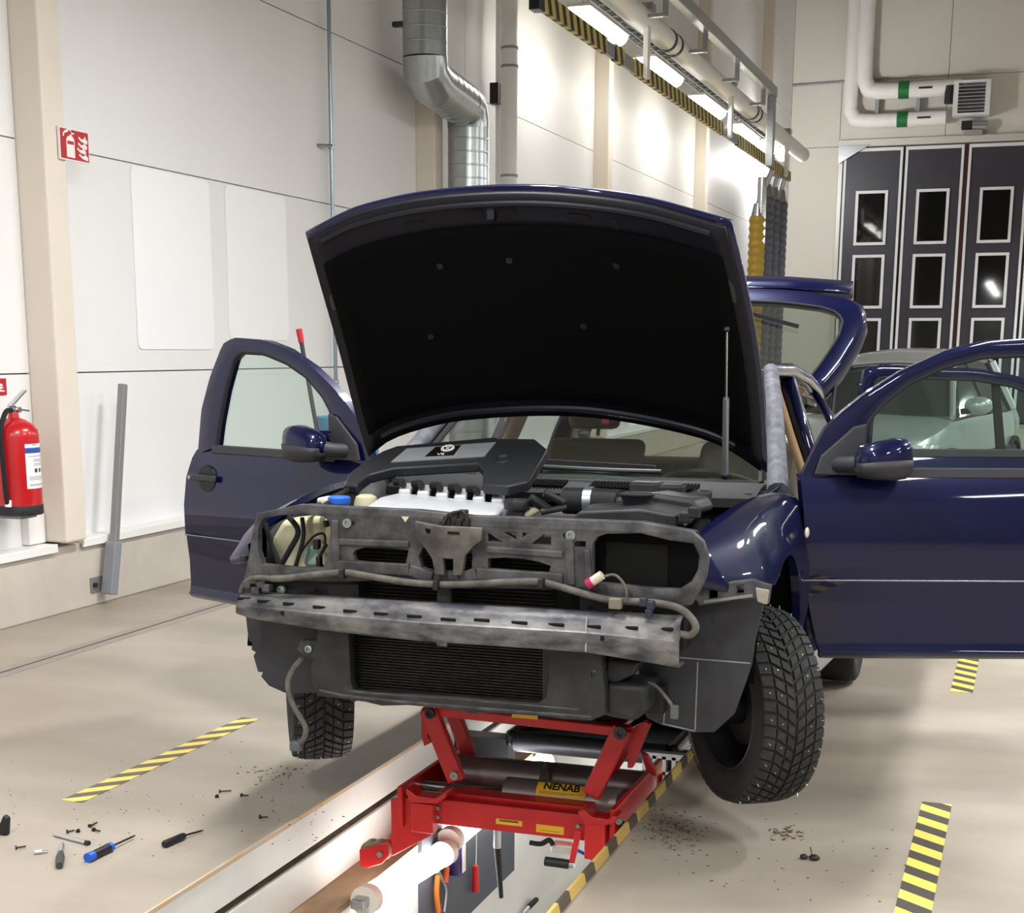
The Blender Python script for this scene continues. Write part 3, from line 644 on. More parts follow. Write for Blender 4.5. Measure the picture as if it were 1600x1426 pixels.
# ---------------- roof, pillars, sides, floor
def strip(pts_a, pts_b, nm, m, sol=.03, par=car): return MB().grid([pts_a, pts_b]).build(nm, m, par, smooth=50, solid=sol)
rf = []
for y, z, w in ((1.12, 1.385, .55), (1.3, 1.42, .57), (1.7, 1.44, .575), (2.2, 1.435, .57), (2.6, 1.41, .555), (2.82, 1.375, .545)):
    rf.append([Bd(w*u, y+(.04*u*u if y < 1.2 else 0), z-.035*u*u-.02*u**6) for u in (-1, -.9, -.6, -.3, 0, .3, .6, .9, 1)])
MB().grid(rf).build('roof', paint, car, smooth=60, solid=.025)
rows_t = []
for sd in (1, -1):
    MB().tube([Bd(sd*.735, .52, .93), Bd(sd*.70, .68, 1.04), Bd(sd*.635, .96, 1.25), Bd(sd*.575, 1.2, 1.385)], [.04, .036, .032, .03], 10).build('a_pillar', dusty, car)
    MB().tube([Bd(sd*.725, .56, .93), Bd(sd*.69, .72, 1.04), Bd(sd*.622, 1.02, 1.25), Bd(sd*.56, 1.24, 1.385), Bd(sd*.565, 1.7, 1.41), Bd(sd*.56, 2.2, 1.405), Bd(sd*.555, 2.5, 1.37)], .022, 8).build('door_seal', seal_m, car)
    MB().tube([Bd(sd*.575, 1.2, 1.385), Bd(sd*.588, 1.6, 1.41), Bd(sd*.585, 2.1, 1.405), Bd(sd*.57, 2.6, 1.375), Bd(sd*.555, 2.82, 1.35)], .03, 10).build('roof_rail', paint, car)
    bp = [Bd(sd*.565, 1.66, 1.40), Bd(sd*.66, 1.63, 1.15), Bd(sd*.75, 1.60, .93), Bd(sd*.79, 1.58, .6), Bd(sd*.80, 1.56, .28)]
    MB().grid([[p+Vector((sd*.0, dy, 0)) for p in bp] for dy in (-.05, .05)]).build('b_pillar', paint, car, smooth=50, solid=.05)
    MB().grid([[p+Vector((-sd*.05, dy, 0)) for p in bp] for dy in (-.075, .055)]).build('b_pillar_trim', tan_m, car, smooth=50, solid=.03)
    MB().tube([Bd(sd*.50, 1.18, 1.36), Bd(sd*.53, 1.6, 1.38), Bd(sd*.53, 2.3, 1.37)], .03, 8).build('headliner_edge', tan_m, car)
    # sill
    MB().grid([[Bd(sd*x, y, z) for x, z in ((.70, .36), (.80, .36), (.835, .33), (.84, .24), (.80, .19), (.70, .19))] for y in (.36, .8, 1.6, 2.16)]).build('sill', paint, car, smooth=40, solid=.01)
    # hinge post behind the fender
    MB().box(Bd(sd*.70, .47, .25)-Vector((.05, 0, 0)), Bd(sd*.76, .56, .93)).build('hinge_post', paint, car, smooth=0)
    # rear quarter with wheel arch
    rows = []
    ys = [2.16]+[2.51-.35*math.cos(math.pi*i/14) for i in range(15)]+[2.9, 3.05, 3.18]
    for y in ys:
        d = abs(y-2.51); zb = .32+math.sqrt(max(0, .3501**2-d*d)) if d < .35 else (.24 if y < 2.5 else .36)
        xo = .86-.10*max(0, (y-2.75)/.45)**2
        zt = .955
        rows.append([Bd(sd*x, y, z) for x, z in ((xo-.035, zb), (xo, zb), (xo, lerp(zb, zt, .4)), (xo-.005, .84), (xo-.05, .93), (xo-.085, zt))])
    MB().grid(rows).build('rear_quarter', paint, car, smooth=50)
    cp = [[Bd(sd*.775, 2.55, .95), Bd(sd*.70, 2.52, 1.15), Bd(sd*.57, 2.42, 1.385)], [Bd(sd*.775, 2.85, .95), Bd(sd*.70, 2.78, 1.15), Bd(sd*.56, 2.66, 1.37)], [Bd(sd*.74, 3.12, .95), Bd(sd*.66, 2.98, 1.17), Bd(sd*.54, 2.80, 1.36)]]
    MB().grid(cp).build('c_pillar', paint, car, smooth=60, solid=.03)
MB().box(Bd(-.80, .62, .27), Bd(.80, 3.0, .30)).build('floor_pan', dark, car, smooth=0)
MB().grid([[Bd(x, y, z) for x in (-.70, -.4, 0, .4, .70)] for y, z in ((3.16, .96), (3.2, .80), (3.24, .62))]).build('rear_panel', paint, car, smooth=50, solid=.02)
rb = [[Bd(.84*u, 3.24-.20*abs(u)**3, z)+Vector((0, dy, 0)) for u in (-1, -.85, -.5, 0, .5, .85, 1)] for z, dy in ((.66, -.02), (.62, .05), (.45, .06), (.28, .0))]
MB().grid(rb).build('rear_bumper', paint, car, smooth=50, solid=.01)
MB().box(Bd(-.66, .45, .36), Bd(.66, .50, .93)).build('firewall', dark, car, smooth=0)
# ---------------- interior
seat_m = mat('seat_cloth', (104, 98, 88), rough=.85, noise=.15, nscale=20)
dash = [[Bd(.66*u, y, z) for u in (-1, -.6, -.2, .2, .6, 1)] for y, z in ((.56, .925), (.75, .96), (1.0, .955), (1.06, .90), (1.04, .62))]
MB().grid(dash).build('dashboard', trimb_m, car, smooth=50, solid=.01)
st = MB(); c = Bd(.36, 1.2, .93); ax = Vector((0, .35, .9)).normalized(); u_ = Vector((1, 0, 0)); v_ = ax.cross(u_)
sw_pts = [c+u_*.185*math.cos(2*math.pi*i/24)+v_*.185*math.sin(2*math.pi*i/24) for i in range(24)]
st.tube(sw_pts, .016, 8, closed=True); st.bar(c-u_*.18, c+u_*.18, .05, .02); st.bar(c, c-v_*.18, .05, .02); st.cyl(c-ax*.2, c+ax*.02, .05)
st.build('steering_wheel', black_m, car)
for sx in (-.36, .36):
    for nm, y0, y1, z0, z1 in (('seat_cushion', 1.25, 1.78, .40, .56),):
        MB().box(Bd(sx-.25, y0, z0), Bd(sx+.25, y1, z1)).build(nm, seat_m, car, smooth=40, bevel=.05, seg=3)
    MB().prism([Bd(sx-.24, 1.72, .52), Bd(sx-.24, 1.86, .52), Bd(sx-.20, 2.04, 1.12), Bd(sx-.20, 1.94, 1.12)], (.46, 0, 0)).build('seat_back', seat_m, car, smooth=40, bevel=.04, seg=3)
    MB().box(Bd(sx-.12, 1.98, 1.16), Bd(sx+.12, 2.07, 1.32)).build('headrest', seat_m, car, smooth=40, bevel=.035, seg=3)
MB().prism([Bd(-.62, 2.55, .45), Bd(-.62, 2.72, .45), Bd(-.58, 2.86, 1.05), Bd(-.58, 2.76, 1.05)], (1.22, 0, 0)).build('rear_seat', seat_m, car, smooth=40, bevel=.04, seg=3)
# ---------------- windscreen
ws = []
for t in [i/6 for i in range(7)]:
    w = lerp(.665, .545, t); ws.append([Bd(w*u, lerp(.40, 1.10, t)+.18*u*u*(1-.6*t), lerp(.955, 1.405, t)-.03*u*u*t) for u in [-1+2*j/12 for j in range(13)]])
MB().grid(ws).build('windscreen', glass_mat('windscreen_glass', (206, 220, 212), .16), car, smooth=80)
MB().tube([r_[0] for r_ in ws]+list(ws[-1])+[r_[-1] for r_ in ws[::-1]], .012, 6).build('screen_seal', seal_m, car)
mir = Bd(0, 1.12, 1.31)
MB().box(mir-Vector((.11, .015, .03)), mir+Vector((.11, .015, .03))).build('inner_mirror', black_m, car, smooth=40, bevel=.012)
p = kk(945, 651, 5.62); tg = empty('hanging_tag', p, 'small red and white tag hanging behind the windscreen', 'tag')
MB().box(p+Vector((-.012, -.004, -.028)), p+Vector((.016, .004, .02))).build('card', mat('tag_red', (196, 40, 60), rough=.6), tg, smooth=0, bevel=.003)
MB().tube([p+Vector((0, 0, .02)), mir-Vector((-.05, 0, .0))], .002, 5).build('cord', sw, tg)
# ---------------- cowl with slats and wiper
cw = [[Bd(.68*u, y+.17*u*u, z) for u in [-1+j/8 for j in range(17)]] for y, z in ((.20, .875), (.205, .905), (.235, .915), (.34, .945), (.40, .957))]
cowl = MB().grid(cw).build('cowl_panel', mat('cowl_black', (30, 30, 32), rough=.7, spec=.3), car, smooth=40)
def on_cowl(u, y): return Bd(.68*u, y+.17*u*u, lerp(.917, .946, (y-.235)/.105))
for a0, a1 in ((.19, .72), (-.12, .06)):
    n = int((a1-a0)/.0165)
    for i in range(n):
        u = a0+(a1-a0)*i/n; d = (on_cowl(u, .33)-on_cowl(u, .255))/2
        MB().obox((on_cowl(u, .33)+on_cowl(u, .255))/2+Vector((0, 0, .004)), d, (.0036, 0, 0), (0, 0, .004)).build('cowl_slot', liner_m, cowl, smooth=0)
wpts = [on_cowl(.50, .40)+Vector((0, -.02, .025)), on_cowl(.2, .38)+Vector((0, 0, .03)), on_cowl(-.30, .39)+Vector((0, 0, .035))]
wp_ = MB().tube(smooth_path(wpts, 6), .009, 8).build('wiper_arm', black_m, car)
MB().bar(on_cowl(.46, .42)+Vector((0, 0, .03)), on_cowl(-.34, .42)+Vector((0, 0, .045)), .014, .02).build('wiper_blade', rubber_m, wp_, smooth=0)
# ---------------- hood, seen from below
topc = [(478, 362, 4.50), (520, 340, 4.48), (560, 322, 4.465), (640, 303, 4.44), (720, 293, 4.425), (810, 289, 4.42), (900, 293, 4.425), (1000, 306, 4.445), (1090, 330, 4.475), (1143, 345, 4.50)]
botc = [(577, 712, 5.08), (620, 681, 5.02), (700, 657, 4.96), (780, 648, 4.93), (870, 645, 4.92), (950, 650, 4.93), (1050, 668, 4.97), (1130, 692, 5.03), (1199, 737, 5.08)]
lefc = [(478, 362, 4.50), (500, 440, 4.61), (530, 545, 4.77), (556, 645, 4.96), (577, 712, 5.08)]
rigc = [(1143, 345, 4.50), (1157, 400, 4.58), (1174, 480, 4.70), (1187, 560, 4.82), (1195, 640, 4.94), (1199, 737, 5.08)]
T_, B_, L_, R_ = [smooth_path([kk(*q) for q in c], 4) for c in (topc, botc, lefc, rigc)]
def hood_pt(u, v):
    t, b_, l, r = poly_at(T_, u), poly_at(B_, u), poly_at(L_, v), poly_at(R_, v)
    return t*(1-v)+b_*v+l*(1-u)+r*u-(T_[0]*(1-u)*(1-v)+T_[-1]*u*(1-v)+B_[0]*(1-u)*v+B_[-1]*u*v)
HN = (T_[0]-B_[0]).cross(R_[0]-L_[0]).normalized()
if HN.y > 0: HN = -HN                     # towards the engine side
def hood_patch(u0, u1, v0, v1, off, n=20, m_=14, rim=.0):
    return [[hood_pt(lerp(u0, u1, i/n), lerp(v0, v1, j/m_))+HN*off for i in range(n+1)] for j in range(m_+1)]
hood = MB().grid(hood_patch(0, 1, 0, 1, 0, 28, 18)).build('hood', paint, car, smooth=60, solid=.012)
MB().grid(hood_patch(.012, .988, .012, .985, .022, 26, 16)).build('inner_frame', mat('hood_inner_navy', (9, 9, 20), rough=.5, spec=.3), hood, smooth=60, solid=.022)
MB().grid(hood_patch(.04, .965, .13, .90, .036, 24, 14)).build('insulation_mat', liner_m, hood, smooth=60, solid=.016)
hi_m = mat('hood_ridge', (12, 12, 24), rough=.45)
MB().tube([hood_pt(u, .045)+HN*.036 for u in [.05+.9*i/24 for i in range(25)]], .011, 8).build('front_ridge', hi_m, hood)
MB().tube([hood_pt(u, .945)+HN*.036 for u in [.08+.84*i/24 for i in range(25)]], .012, 8).build('rear_ridge', hi_m, hood)
hole_m = mat('hole_black', (3, 3, 3), rough=.9)
def oval(u, v, a, b_, nm='frame_hole', off=.0335, m_=None, par=None):
    c = hood_pt(u, v); du = (hood_pt(u+.02, v)-hood_pt(u-.02, v)).normalized(); dv = (hood_pt(u, v+.02)-hood_pt(u, v-.02)).normalized()
    pts = [c+HN*off+du*a*math.copysign(abs(math.cos(t))**.6, math.cos(t))+dv*b_*math.copysign(abs(math.sin(t))**.6, math.sin(t)) for t in [2*math.pi*i/20 for i in range(20)]]
    MB().prism(pts, HN*.002).build(nm, m_ or hole_m, par or hood, smooth=0)
for u, v, a, b_ in ((.29, .10, .035, .012), (.665, .095, .035, .014), (.435, .085, .03, .022), (.51, .085, .03, .022), (.16, .12, .02, .006), (.74, .105, .008, .02)): oval(u, v, a, b_)
for u, v in ((.33, .27), (.49, .27), (.27, .56), (.62, .55), (.72, .27)): oval(u, v, .010, .010, 'mat_clip', .0445, mat('clip_black', (16, 16, 17), rough=.5))
oval(.035, .28, .012, .03, 'rubber_stop', .034, mat('dusty_stop', (60, 56, 52), rough=.8)); oval(.965, .26, .016, .04, 'rubber_stop', .034, MATS['dusty_stop'])
c = hood_pt(.475, .085)+HN*.034
MB().box(c-Vector((.012, .012, .02)), c+Vector((.012, .012, .02))).build('latch_striker', hi_m, hood, smooth=0, bevel=.003)
# gas strut
s0, s1, s2 = kk(1133, 742, 4.93), kk(1134.5, 622, 4.80), kk(1135.5, 514, 4.66)
gs = MB().tube([s0, s1], .0105, 14).build('gas_strut', mat('strut_grey', (150, 152, 156), rough=.35, metal=.6), car)
MB().tube([s1, s2], .0045, 10).build('strut_rod', chrome_m, gs); MB().ball(s0, .016, 10, 8).build('ball_joint', dsteel_m, gs); MB().ball(s2, .010, 10, 8).build('ball_joint', dsteel_m, gs)
# ---------------- doors
def make_door(name, hx, hy, ang, sd, outline, window, parts):
    D = Vector((sd*math.cos(ang), math.sin(ang), 0)); N = Vector((sd*math.sin(ang), -math.cos(ang), 0))     # N points to the outer skin side (towards the nose)
    H0 = Vector((hx, hy, 0))
    def P(s, z, n=0.):
        lean = -.10*max(0, z-1.15)**1.15*0
        return H0+D*s+N*(n+lean)+Vector((0, 0, z))
    # skin with a window opening: three-sided lower panel plus frame loop
    low = [q for q in outline if q[1] <= 1.14]
    zr = [.485, .50, .512, .525, .56, .66, .768, .776, .90, 1.02, 1.10, 1.135]
    bul = {.485: -.03, .50: .0, .512: .010, .525: .004, .56: .004, .66: .012, .768: .02, .776: .026, .90: .03, 1.02: .022, 1.10: .006, 1.135: -.008}
    def xs(z):
        e_ = []
        n = len(outline)
        for i in range(n):
            (a, za), (b_, zb) = outline[i], outline[(i+1) % n]
            if (za-z)*(zb-z) <= 0 and za != zb: e_.append(a+(b_-a)*(z-za)/(zb-za))
        return min(e_), max(e_)
    rows = []
    for z in zr:
        a, b_ = xs(max(z, .5))
        rows.append([P(lerp(a, b_, i/10), z, bul[z]+.006*math.sin(math.pi*i/10)) for i in range(11)])
    d = MB().grid(rows).build(name, paint, car, smooth=50)
    back = [[P(lerp(*xs(max(z, .5)), i/4), z, -.07) for i in range(5)] for z in (.5, .8, 1.13)]
    MB().grid(back).build('inner_trim', tan_m if sd > 0 else trimb_m, d, smooth=50)
    # rim closing skin and trim
    for k in (0, -1):
        MB().grid([[r_[k] for r_ in rows], [P(xs(max(z, .5))[0 if k == 0 else 1], z, -.07) for z in zr]]).build('edge', paint, d, smooth=50)
    MB().grid([rows[0], [P(lerp(*xs(.5), i/10), .5, -.07) for i in range(11)]]).build('bottom_edge', paint, d, smooth=50)
    # window frame: flat ring between outline above belt and window opening
    k0 = max((i for i, q in enumerate(outline) if q[1] == 1.14), key=lambda i: outline[i][0]); up_o = [(outline[k0][0], 1.115)]+outline[k0+1:]+[(outline[0][0], 1.115)]
    wi = window
    ring_o = [poly_at([Vector((a, 0, z)) for a, z in up_o], i/40) for i in range(41)]
    ring_i = [poly_at([Vector((a, 0, z)) for a, z in wi], i/40) for i in range(41)]
    g_ = [[P(q.x, q.z, dn) for q in ring_o] for dn in (-.05,)]+[[P(q.x, q.z, -.008) for q in ring_o]]+[[P(lerp(q.x, w.x, .5), lerp(q.z, w.z, .5), .002) for q, w in zip(ring_o, ring_i)]]+[[P(w.x, w.z, -.006) for w in ring_i]]+[[P(w.x, w.z, -.045) for w in ring_i]]+[[P(q.x, q.z, -.05) for q in ring_o]]
    MB().grid(g_).build('window_frame', paint, d, smooth=50)
    MB().tube([P(w.x, w.z, -.012) for w in ring_i], .009, 6).build('window_seal', seal_m, d)
    a, b_ = wi[0][0], wi[-1][0]; x0_, x1_ = min(a, b_), max(a, b_)
    MB().prism([P(x0_-.015, 1.125, .005), P(x1_+.02, 1.125, .005), P(x1_+.02, 1.158, .0), P(x0_-.015, 1.158, .0)], N*-.03).build('belt_moulding', trimb_m, d, smooth=0, bevel=.004)
    gq = [P(q[0], q[1], -.028) for q in wi]
    MB().add(gq, [tuple(range(len(gq)))]).build('window_glass', gl, d, smooth=0)
    parts(d, P, D, N)
    return d
door_out = [(-.045, 1.14), (-.03, 1.0), (-.012, .77), (.02, .6), (.06, .5), (1.08, .5), (1.06, .62), (1.07, .84), (1.045, 1.06), (1.005, 1.14), (.97, 1.30), (.907, 1.435), (.816, 1.572), (.746, 1.598), (.56, 1.588), (.43, 1.555), (.28, 1.485), (.165, 1.41), (.08, 1.34), (.03, 1.285)]
door_win = [(.88, 1.15), (.855, 1.25), (.807, 1.385), (.747, 1.51), (.70, 1.54), (.56, 1.535), (.43, 1.50), (.31, 1.445), (.225, 1.375), (.175, 1.31), (.165, 1.15)]
def front_parts(d, P, D, N):
    MB().tube([P(-.01, .772, .028), P(1.06, .772, .032)], .0032, 6).build('crease_highlight', mat('crease_glint', (120, 124, 150), rough=.25, metal=.6), d)  # pale line painting the highlight along the door crease
    # mirror sail and mirror
    MB().prism([P(.0, 1.135, .004), P(.165, 1.135, .004), P(.175, 1.31, 0), P(.13, 1.30, 0), P(.02, 1.20, 0)], N*.014).build('mirror_sail', trimb_m, d, smooth=0, bevel=.006)
    m0 = P(.075, 1.165, .03)
    mr = MB().tube([P(.08, 1.17, .0), P(.11, 1.175, .05), P(.18, 1.18, .085)], [.03, .028, .04], 10).build('mirror_foot', trimb_m, d)
    rows = []
    for t, hh, dd, zc in ((0, .02, .02, 1.185), (.03, .05, .045, 1.186), (.09, .062, .06, 1.192), (.17, .07, .066, 1.197), (.22, .066, .06, 1.198), (.245, .045, .04, 1.196), (.255, .012, .012, 1.195)):
        rows.append([P(.12+t*.76, zc, .09)+N*dd*math.copysign(abs(math.cos(a))**.7, math.cos(a))+Vector((0, 0, hh*math.copysign(abs(math.sin(a))**.75, math.sin(a)))) for a in [2*math.pi*i/20 for i in range(20)]])
    rows.append([P(.3145, 1.195, .09) for i in range(20)]); rows.insert(0, [P(.118, 1.185, .09) for i in range(20)])
    ms = MB().grid(rows, closed=True).build('mirror_shell', paint, d, smooth=60)
    MB().grid([[q-Vector((0, 0, .0)) + (N*.002) + Vector((0, 0, -.002)) for q in r_[10:]+r_[:1]] for r_ in rows[1:-1]]).build('mirror_lower', trimb_m, d, smooth=60, solid=.004)
    MB().prism([P(.15, 1.145, .024), P(.295, 1.145, .024), P(.295, 1.245, .024), P(.15, 1.245, .024)], N*-.003).build('mirror_glass', mat('mirror_silver', (230, 232, 234), rough=.03, metal=1.), d, smooth=0)
    # handle over a raised dark disc that paints the shade of its recess
    MB().lathe(P(.905, 1.018, .026), N, [(-.01, .058), (.004, .056), (.005, 0)], 24).build('handle_shade_disc', mat('recess_shade', (10, 11, 20), rough=.5), d)
    MB().bar(P(.83, 1.022, .042), P(1.005, 1.022, .042), .016, .028).build('handle', trimb_m, d, smooth=40, bevel=.007)
    MB().lathe(P(.995, 1.022, .048), N, [(0, 0), (0, .009), (.004, .009), (.004, 0)], 12).build('lock', bolt_m, d)
def rear_parts(d, P, D, N):
    MB().tube([P(.0, .772, .028), P(.80, .772, .03)], .0032, 6).build('crease_highlight', MATS['crease_glint'], d)  # same painted highlight on the rear door crease
    MB().prism([P(.615, 1.15, -.018), P(.65, 1.15, -.018), P(.605, 1.425, -.018), P(.575, 1.43, -.018)], N*-.02).build('window_divider', seal_m, d, smooth=0)
    MB().bar(P(.70, 1.022, .042), P(.86, 1.022, .042), .016, .028).build('handle', trimb_m, d, smooth=40, bevel=.007)
rdoor_out = [(-.01, 1.14), (-.01, .8), (0, .5), (.62, .5), (.70, .62), (.80, .78), (.90, .90), (.94, 1.04), (.955, 1.14), (.89, 1.28), (.80, 1.39), (.68, 1.455), (.5, 1.485), (.1, 1.495), (.05, 1.485), (.03, 1.35)]
rdoor_win = [(.885, 1.15), (.83, 1.27), (.75, 1.38), (.66, 1.415), (.5, 1.442), (.12, 1.45), (.095, 1.44), (.09, 1.30), (.085, 1.15)]
make_door('front_door', -.695, 5.23, math.radians(19), 1, door_out, door_win, front_parts)
make_door('front_door', -2.395, 5.23, math.radians(21), -1, door_out, door_win, front_parts)
make_door('rear_door', -.70, 6.33, math.radians(19), 1, rdoor_out, rdoor_win, rear_parts)
# ---------------- tailgate raised
hinge = Bd(0, 2.84, 1.38); tw = .62
u_dir = Vector((0, .6, .8)).normalized(); nrm = Vector((0, -.8, .6)).normalized()
def tgp(x, t, n=0.): return Vector((CAR.x+x, hinge.y, hinge.z))+u_dir*t+nrm*n
oo, ii = [], []
prof = [(.46, 0), (.50, .01), (.56, .06), (.63, .2), (.70, .40), (.72, .52), (.70, .60), (.62, .645), (.4, .665), (0, .675)]
full = prof+[(-x, t) for x, t in prof[::-1][1:]]
pin = [(.40, .045), (.45, .06), (.485, .10), (.54, .22), (.60, .38), (.61, .47), (.58, .52), (.5, .545), (.3, .56), (0, .565)]
fin = pin+[(-x, t) for x, t in pin[::-1][1:]]
oo = [Vector((x, 0, t)) for x, t in full]+[Vector((full[0][0], 0, full[0][1]))]; ii = [Vector((x, 0, t)) for x, t in fin]+[Vector((fin[0][0], 0, fin[0][1]))]
ro = [poly_at(oo, i/80) for i in range(80)]; ri = [poly_at(ii, i/80) for i in range(80)]
def crv(x): return -.07*(abs(x)/.7)**2.2
tg_ = MB().grid([[tgp(q.x, q.z, crv(q.x)-.12) for q in ro], [tgp(q.x, q.z, crv(q.x)-.03) for q in ro], [tgp(lerp(q.x, w.x, .25), lerp(q.z, w.z, .25), crv(q.x)) for q, w in zip(ro, ri)], [tgp(w.x, w.z, crv(w.x)) for w in ri], [tgp(w.x, w.z, crv(w.x)-.04) for w in ri]], closed=True).build('tailgate', paint, car, smooth=60)
gr = []
for t in [i/8 for i in range(9)]:
    tt = lerp(.045, .565, t)
    xm = max(abs(w.x) for w in ri if abs(w.z-tt) < .03) if t not in (0,) else .42
    gr.append([tgp(xm*u, tt, crv(xm*u)-.004) for u in [-1+j/8 for j in range(17)]])
MB().grid(gr).build('rear_glass', glass_mat('rear_window_glass', (210, 224, 216), .34), tg_, smooth=80)
MB().tube([tgp(w.x*1.0, w.z, crv(w.x)+.002) for w in ri+ri[:1]], .007, 6).build('glass_seal', seal_m, tg_)
# lower part of the tailgate bends away at the end
MB().grid([[tgp(x, .66, crv(x)-.01) for x in (-.62, -.3, 0, .3, .62)], [tgp(x, .80, crv(x)-.10) for x in (-.62, -.3, 0, .3, .62)], [tgp(x, .86, crv(x)-.30) for x in (-.60, -.3, 0, .3, .60)]]).build('lower_skin', paint, tg_, smooth=60, solid=.015)
MB().bar(tgp(.05, .50, .02), tgp(.40, .40, .0), .016, .02).build('rear_wiper', rubber_m, tg_, smooth=0)
for sd in (1, -1): MB().tube([Bd(sd*.60, 2.95, 1.15), tgp(sd*.60, .35, -.10)], .011, 8).build('tailgate_strut', black_m, car)
for sd in (1, -1): MB().ball(tgp(sd*.47, -.01, -.02), .03, 10, 8).build('tailgate_hinge', paint, car)
# ---------------- wheels
tyre_m = mat('tyre_rubber', (34, 34, 35), rough=.72, noise=.25, nscale=40); tread_m = mat('tread_rubber', (48, 47, 47), rough=.68, col2=(30, 30, 31), nscale=35)
stud_m = mat('stud_steel', (196, 196, 196), rough=.3, metal=.8); rim_m = mat('steel_rim', (58, 58, 60), rough=.45, metal=.6)
def make_wheel(c, steer, sd, tread=True):
    """sd: side of the car the outer face looks to"""
    A = Vector((sd*math.cos(steer*sd), sd*math.sin(steer*sd)*sd*1.0, 0)) if False else Vector((sd*math.cos(steer), sd*math.sin(steer), 0))
    c = Vector(c); R_t = .313
    w = MB().lathe(c, A, [(-.085, .195), (-.098, .22), (-.105, .26), (-.103, .285), (-.094, .298), (-.07, .305), (-.03, .307), (.03, .307), (.07, .305), (.094, .298), (.103, .285), (.105, .26), (.098, .22), (.085, .195), (.075, .192), (-.075, .192), (-.085, .195)], 56).build('wheel', tyre_m, car, smooth=60)
    MB().lathe(c, A, [(-.088, .203), (-.09, .196), (-.07, .19), (-.05, .175), (.03, .17), (.045, .15), (.05, .10), (.06, .06), (.058, .0)], 40).build('rim', rim_m, w, smooth=40)
    MB().lathe(c, A, [(.088, .203), (.09, .196), (.07, .19), (.05, .18), (.04, .16)], 40).build('rim_lip', rim_m, w, smooth=40)
    MB().lathe(c, A, [(-.16, 0), (-.16, .05), (-.04, .06), (-.03, .125), (-.015, .125), (-.015, .0)], 28).build('brake_disc', dsteel_m, w, smooth=40)
    if tread:
        u = A.orthogonal().normalized(); v = A.cross(u)
        if abs(u.z) > .5: pass
        u = Vector((0, 0, 1)); v = A.cross(u)
        b = MB(); st_ = MB(); N_ = 50
        def tp(a, x, r): return c+A*x+(u*math.cos(a)+v*math.sin(a))*r
        for k in range(N_):
            a0 = 2*math.pi*k/N_; da = 2*math.pi/N_
            for s in (1, -1):
                off = da*.5 if s < 0 else 0
                for (x0_, x1_, sk0, sk1, f0, r0_, r1_) in ((.066, .1, 1.05, 1.25, .80, R_t, R_t-.012), (.032, .062, .45, 1.0, .76, R_t+.002, R_t+.0005), (.004, .028, -.1, .38, .70, R_t+.0025, R_t+.002)):
                    p = []
                    for r in (.302, None):
                        for (x, sk, rr) in ((x0_, sk0, r0_), (x1_, sk1, r1_)):
                            for e_ in (0, f0):
                                ang = a0+off-da*sk+da*e_; p.append(tp(ang, s*x, (rr if r is None else (.300 if x < .09 else .289))))
                    b.add(p, [(0, 2, 3, 1), (4, 5, 7, 6), (0, 1, 5, 4), (2, 6, 7, 3), (0, 4, 6, 2), (1, 3, 7, 5)])
                if k % 2 == (s > 0):
                    for x in (.085, .047):
                        ang = a0+off-da*(1.12 if x > .06 else .75)+da*.4+random.uniform(-.03, .03); q0, q1 = tp(ang, s*x, R_t-.01), tp(ang, s*x, R_t+.003); st_.cyl(q0, q1, .0023, 6)
        o = b.build('tread_blocks', tread_m, w, smooth=0, bevel=.0015, seg=1); o['kind'] = 'stuff'
        o = st_.build('studs', stud_m, w, smooth=0); o['kind'] = 'stuff'
    return w
make_wheel((CAR.x+.765, 4.64, .447), math.radians(36), 1)
make_wheel((CAR.x-.765, 4.64, .447), math.radians(30), -1)
make_wheel((CAR.x+.75, 7.15, .316), 0, 1, False); make_wheel((CAR.x-.75, 7.15, .316), 0, -1, False)
for sd in (1, -1):
    MB().tube([(CAR.x+sd*.3, 4.75, .52), (CAR.x+sd*.62, 4.66, .43)], [.03, .025], 10).build('control_arm', dark, car)
    MB().tube([(CAR.x+sd*.10, 4.68, .55), (CAR.x+sd*.64, 4.64, .447)], .02, 10).build('drive_shaft', dark, car)
    MB().tube([(CAR.x+sd*.60, 4.66, .47), (CAR.x+sd*.55, 4.72, 1.02)], .05, 12).build('suspension_strut', dark, car)
MB().box((CAR.x-.45, 4.5, .44), (CAR.x+.45, 5.0, .52)).build('subframe', dark, car, smooth=0, bevel=.02)
MB().box((CAR.x-.55, 5.0, .42), (CAR.x+.55, 5.4, .50)).build('underbody', dark, car, smooth=0, bevel=.02)
